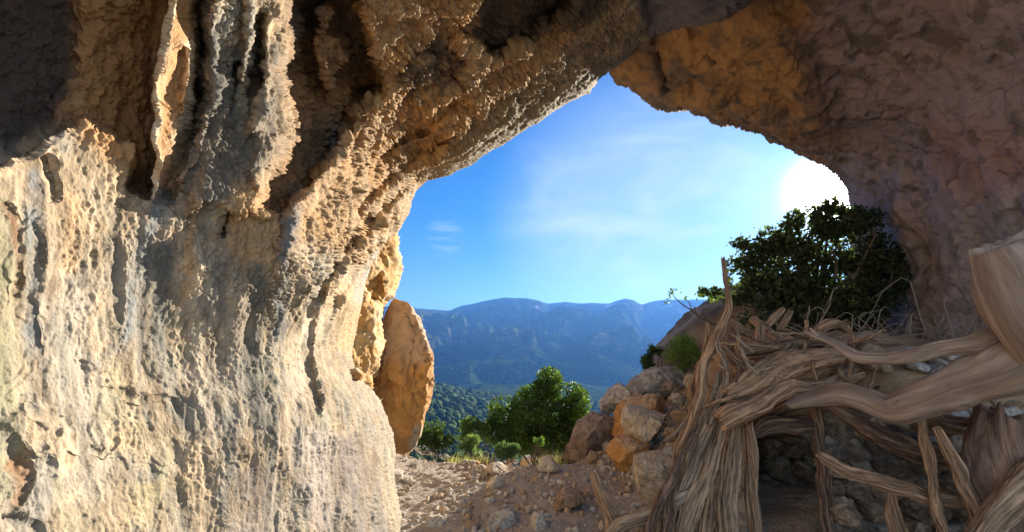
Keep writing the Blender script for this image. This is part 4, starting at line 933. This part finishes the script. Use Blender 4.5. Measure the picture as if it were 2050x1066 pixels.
def plant(name, cl, D, n, size, aspect, cols, label, cat, seed, base, gap=-.05, gs=.22, stems=14, sr=.012, scol=(.17,.13,.10), up=.3, trunk=None, shell=.45, twigs=0):
    rg = np.random.RandomState(seed); e = bpy.data.objects.new(name, None); COL.objects.link(e); tag(e, label, cat)
    pt, nz = clump_pts(cl, rg, n, D, gap, gs, shell)
    a, b = np.array(cols[0]), np.array(cols[1]); t = np.clip(.5 + nz * .9 + rg.normal(size=len(pt)) * .28, 0, 1)
    col = lerp(a, b, t) * rg.uniform(.8, 1.2, (len(pt), 1))
    V, Fq, C = leaves(pt, size, aspect, col, rg, up); mesh_np('foliage', V, Fq, M_LEAF, parent=e, col=C, smooth=False)
    base = np.array(base, float); ps = []
    if trunk is not None: 
        fork = base + (pt.mean(0) - base) * trunk[1]; ps.append(path_to(base, fork, trunk[0], trunk[0] * .7, rg, 10, .05)); start = fork; r0 = trunk[0] * .5
    else: start = base; r0 = sr
    for q in pt[rg.choice(len(pt), stems)]:
        p_ = path_to(start, q, r0, r0 * .15, rg); ps.append(p_)
        for _ in range(twigs):
            i = rg.randint(3, 6); q2 = p_[i, :3] + rg.normal(size=3) * .22; ps.append(path_to(p_[i, :3], q2, r0 * .3, .002, rg, 5))
    tubes(ps, scol, 'trunk' if trunk else 'stems', e); return e
def base_at(px, D): a, _ = ray(px, 900); return (a * D, D, float(gz(a * D, D)) - .05)
# the tree against the sun
T_CL = [(1612,440,42,26),(1650,452,50,30),(1556,486,52,34),(1490,487,30,17),(1530,470,30,18),(1700,462,48,34),(1600,520,95,55),(1720,540,68,60),(1496,560,42,36),(1470,530,20,16),(1500,520,30,22),
        (1640,590,125,50),(1740,600,50,50),(1560,580,80,42),(1430,588,24,12),(1408,585,10,7),(1480,600,30,14),(1760,500,24,30),(1780,560,40,50),(1620,640,150,36),(1600,480,60,40),(1750,470,20,24),(1690,428,34,20),(1735,440,30,26),(1655,418,34,16),(1770,520,30,40)]
plant('tree', T_CL, 8.6, 34000, .085, .32, ([.040,.055,.035],[.09,.115,.055]), 'dense broad-leaved evergreen tree dark against the low sun, right of the cave mouth', 'tree', 5, (5.2, 8.9, 1.4), gap=-.06, gs=.26, stems=40, trunk=(.08, .35), shell=.5, twigs=2)
plant('bush', [(1100,768,30,34),(1078,800,50,36),(1145,805,38,40),(1010,825,36,32),(1065,845,70,45),(1150,850,42,42),(1110,880,90,28),(1000,868,40,30),(1050,890,60,20),(985,850,16,16),(1030,868,60,34),(1120,866,60,34)], 11.0, 42000, .062, .28,
      ([.024,.052,.012],[.115,.175,.035]), 'large rounded green bush in the middle of the cave mouth beyond the path', 'bush', 6, base_at(1085, 11.0), gap=-.22, gs=.35, stems=26, trunk=(.06, .3), up=.6)
plant('bush', [(942,852,22,17),(962,862,20,16),(930,872,22,14)], 10.6, 3200, .055, .28, ([.045,.075,.02],[.13,.19,.045]), 'yellowish green bush touching the left side of the large rounded bush', 'bush', 7, base_at(945, 10.6), up=.6)
plant('bush', [(868,868,34,26),(850,882,26,20),(888,886,24,22),(868,895,44,16)], 9.6, 7000, .045, .30, ([.025,.05,.012],[.09,.14,.03]), 'dark green bush at the foot of the leaning boulder', 'bush', 8, base_at(868, 9.6), up=.6)
plant('bush', [(945,888,20,17),(930,902,24,14),(955,905,14,14)], 8.0, 3600, .038, .24, ([.07,.12,.045],[.17,.24,.10]), 'light green leafy bush behind the row of ledge stones', 'bush', 9, base_at(942, 8.0), up=1.0)
plant('bush', [(1012,902,24,16),(1020,908,26,13),(1000,908,16,12),(1030,900,12,12)], 7.7, 4200, .036, .20, ([.045,.085,.04],[.13,.20,.10]), 'small round blue-green bush on the ledge behind the path', 'bush', 10, base_at(1015, 7.7), gap=-.12, gs=.09, up=1.2, shell=.4)
plant('bush', [(1078,884,11,13)], 8.0, 900, .035, .22, ([.06,.12,.03],[.16,.25,.07]), 'small upright green tuft left of the dry grass', 'bush', 11, base_at(1078, 8.0), up=1.0)
plant('shrub', [(1368,690,30,20),(1350,712,24,18),(1385,715,22,22),(1372,735,24,10)], 7.9, 3600, .055, .11, ([.09,.14,.03],[.24,.33,.08]), 'bright green narrow-leaved shrub growing on the slab above the rock pile', 'shrub', 12, P(1372,748,7.9), gap=-.3, up=.9, sr=.008)
plant('shrub', [(1310,702,15,14),(1297,725,15,16),(1322,700,12,8),(1300,742,14,8)], 9.0, 2200, .045, .34, ([.03,.06,.015],[.08,.13,.03]), 'small dark green shrub at the left foot of the brown rock, against the valley', 'shrub', 13, P(1310,765,9.0), sr=.01)
def blades(name, regs, D, n, hgt, cols, label, cat, seed, lean=.35, width=.006):
    rg = np.random.RandomState(seed); Vs, Cs = [], []
    c = np.array(regs, float)[rg.randint(len(regs), size=n)]
    x = c[:, 0] + rg.normal(size=n) * c[:, 2] * .5; dd = D + rg.normal(size=n) * .18; b = P(x, c[:, 1], dd)
    b[:, 2] = gz(b[:, 0], b[:, 1]) + (b[:, 2] - gz(b[:, 0], b[:, 1])) * .0
    h = hgt * rg.uniform(.5, 1.2, (n, 1)); l = rg.normal(size=(n, 2)) * lean; tip = b + np.hstack([l * h, h]); mid = b + np.hstack([l * h * .3, h * .55])
    a = rg.uniform(0, pi, n); wv = np.stack([np.cos(a), np.sin(a), a * 0], 1) * width
    V = np.stack([b - wv, b + wv, mid + wv * .8, mid - wv * .8, mid - wv * .8, mid + wv * .8, tip + wv * .15, tip - wv * .15], 1)
    Fq = np.arange(n * 8).reshape(n * 2, 4); col = lerp(cols[0], cols[1], rg.rand(n)); 
    o = mesh_np(name, V.reshape(-1, 3), Fq, M_GRASS, col=np.repeat(col, 8, 0), smooth=False); tag(o, label, cat); return o
blades('grass_clump', [(905,925,14),(925,928,26),(945,930,20)], 7.6, 500, .16, ([.42,.38,.16],[.26,.28,.09]), 'clump of yellow dry grass at the ledge in front of the light green bush', 'grass', 21)
blades('grass_clump', [(1095,915,16),(1120,915,24),(1140,910,18)], 7.9, 600, .24, ([.45,.40,.24],[.34,.31,.16]), 'tall straw-coloured dry grass at the left end of the rock pile', 'grass', 22)
blades('grass_clump', [(968,926,8),(975,930,8)], 7.4, 120, .2, ([.36,.30,.18],[.20,.14,.08]), 'thin brown dead stalks left of the small round bush', 'grass', 23)
# bare sprig with leaves against the mountains
sp = bpy.data.objects.new('leafy_branch', None); COL.objects.link(sp); tag(sp, 'thin curved branch with few leaves reaching left from the tree across the mountains', 'branch')
def pp(l, D): return np.array([list(P(x, y, D)) + [r * D / 1025] for x, y, r in l])
D_ = 7.0
tubes([pp([(1455,660,2.2),(1425,648,2),(1402,636,1.7),(1385,622,1.4),(1366,610,1.2),(1352,598,.9),(1347,590,.6)], D_), pp([(1385,622,1),(1380,606,.9),(1374,600,.7)], D_), pp([(1402,636,1),(1410,618,.8),(1418,622,.6)], D_),
       pp([(1412,640,1),(1408,626,.8)], D_), pp([(1395,630,.8),(1388,612,.6)], D_)], (.10,.08,.07), 'stems', sp)
rg = np.random.RandomState(31); q = []
for (x, y, k, s) in [(1345,590,14,6),(1352,588,8,6),(1338,602,8,4),(1374,600,4,4),(1415,590,26,12),(1430,598,24,10),(1418,622,6,5),(1410,640,6,5)]:
    q.append(P(x + rg.normal(size=k) * s, y + rg.normal(size=k) * s * .6, D_ + rg.normal(size=k) * .05))
q = np.concatenate(q); V, Fq, C = leaves(q, .055, .28, lerp([.06,.10,.025],[.13,.19,.05], rg.rand(len(q))), rg); mesh_np('foliage', V, Fq, M_LEAF, parent=sp, col=C, smooth=False)
# bare thorny twigs on the heap below the overhang
tw = bpy.data.objects.new('dead_shrub', None); COL.objects.link(tw); tag(tw, 'tangle of thin bare pale twigs on the heap right of the tree', 'dead shrub')
ps = []; rg = np.random.RandomState(33)
for k in range(70):
    x = rg.uniform(1600, 1960); y = 700 - 25 * rg.rand(); a = P(x, y, 4.9 + rg.rand() * .5); b = P(x + rg.normal() * 60, y - rg.uniform(10, 75), 4.9 + rg.rand() * .5); ps.append(path_to(a, b, .006, .002, rg, 9, .3))
tubes(ps, (.30,.24,.19), 'stems', tw, 5)
ds = bpy.data.objects.new('dead_shrub', None); COL.objects.link(ds); tag(ds, 'dry bent twigs lying on the rocks between the pile and the upright poles', 'dead shrub')
ps = [pp([(1330,883,2.5),(1352,868,3.2),(1370,845,3),(1385,822,2.4),(1398,800,1.6)], 5.2), pp([(1350,800,1.5),(1375,790,2),(1395,795,2)], 6.0), pp([(1352,775,1.4),(1365,790,1.6),(1392,788,1.4)], 6.2)]
for k in range(26):
    x = rg.uniform(1335, 1395); y = rg.uniform(760, 860); a = P(x, y, 6.1); b = P(x + rg.normal() * 16, y + rg.normal() * 12, 6.0); ps.append(path_to(a, b, .006, .003, rg, 6, .3))
tubes(ps, (.34,.27,.22), 'stems', ds, 6)
# ---------------------------------------------------------------- woods on the valley side
def forest():
    rg = np.random.RandomState(41); V0, F0 = ico(2); N = 11000
    r = np.concatenate([rg.uniform(35, 420, N // 3) , np.sqrt(rg.uniform(300 ** 2, 1250 ** 2, N - N // 3))]); t = rg.uniform(-.28, .34, N)
    kx = np.searchsorted(az, t) - 1; ky = np.clip(np.searchsorted(rr, r) - 1, 0, len(rr) - 2); z = Zt[ky, kx]
    s = (1.3 + 3.2 * rg.rand(N) ** 2.2) * (1 + sstep(r, 200, 1000) * 1.1) * (.55 + .45 * sstep(r, 35, 140)); c = np.stack([t * r, r, z + s * .25], 1)
    V = V0[None] * (s[:, None, None] * np.stack([rg.uniform(.8, 1.3, N), rg.uniform(.8, 1.3, N), rg.uniform(.75, 1.25, N)], -1)[:, None]) + c[:, None]
    V = V.reshape(-1, 3); V += (V - np.repeat(c, len(V0), 0)) * (fbm(V / 1.6, 3, 43) * .55)[:, None]
    Fq = (F0[None] + (np.arange(N) * len(V0))[:, None, None]).reshape(-1, 3)
    col = lerp([.022,.045,.012],[.10,.15,.04], np.clip(rg.rand(N) ** 1.5, 0, 1)); col = np.repeat(col, len(V0), 0)
    m, g, b, out = mat_new('tree_crowns'); at = g.n('ShaderNodeAttribute', attribute_name='Col'); n = g.n('ShaderNodeTexNoise', i_Vector=g.n('ShaderNodeNewGeometry').outputs['Position'], i_Scale=1.6, i_Detail=5.0, i_Roughness=.75)
    sc = g.vmath('SCALE', at.outputs[0]); g.put(sc.inputs[3], g.ramp(n.outputs[0], (.35, .7, .35, 1.7))); g.put(b.inputs['Base Color'], sc.outputs[0]); b.inputs['Roughness'].default_value = 1; b.inputs['Specular IOR Level'].default_value = .1
    g.put(b.inputs['Normal'], g.n('ShaderNodeBump', i_Height=n.outputs[0], i_Strength=1.0, i_Distance=1.2).outputs[0])
    tag(mesh_np('forest', V, Fq, m, col=col), kind='stuff')
forest()
# ================================================================ haze
def haze():
    m = bpy.data.materials.new('haze'); m.use_nodes = True; t = m.node_tree; t.nodes.clear(); g = NT(t)
    out = g.n('ShaderNodeOutputMaterial')
    v = g.n('ShaderNodeVolumePrincipled'); v.inputs['Color'].default_value = HAZE_COL; v.inputs['Density'].default_value = HAZE_D
    v.inputs['Anisotropy'].default_value = HAZE_G
    t.links.new(v.outputs[0], out.inputs['Volume'])
    x0, x1, y0, y1, z0, z1 = -14000, 16000, -60, 7900, -1400, 300
    V = [(x, y, z) for x in (x0, x1) for y in (y0, y1) for z in (z0, z1)]
    Fq = [(0, 1, 3, 2), (4, 6, 7, 5), (0, 4, 5, 1), (2, 3, 7, 6), (0, 2, 6, 4), (1, 5, 7, 3)]
    o = mesh_np('haze', V, Fq, m, smooth=False); tag(o, kind='stuff')
HAZE_COL = (.12, .36, 1.0, 1); HAZE_D = .75e-4; HAZE_G = .4
haze()
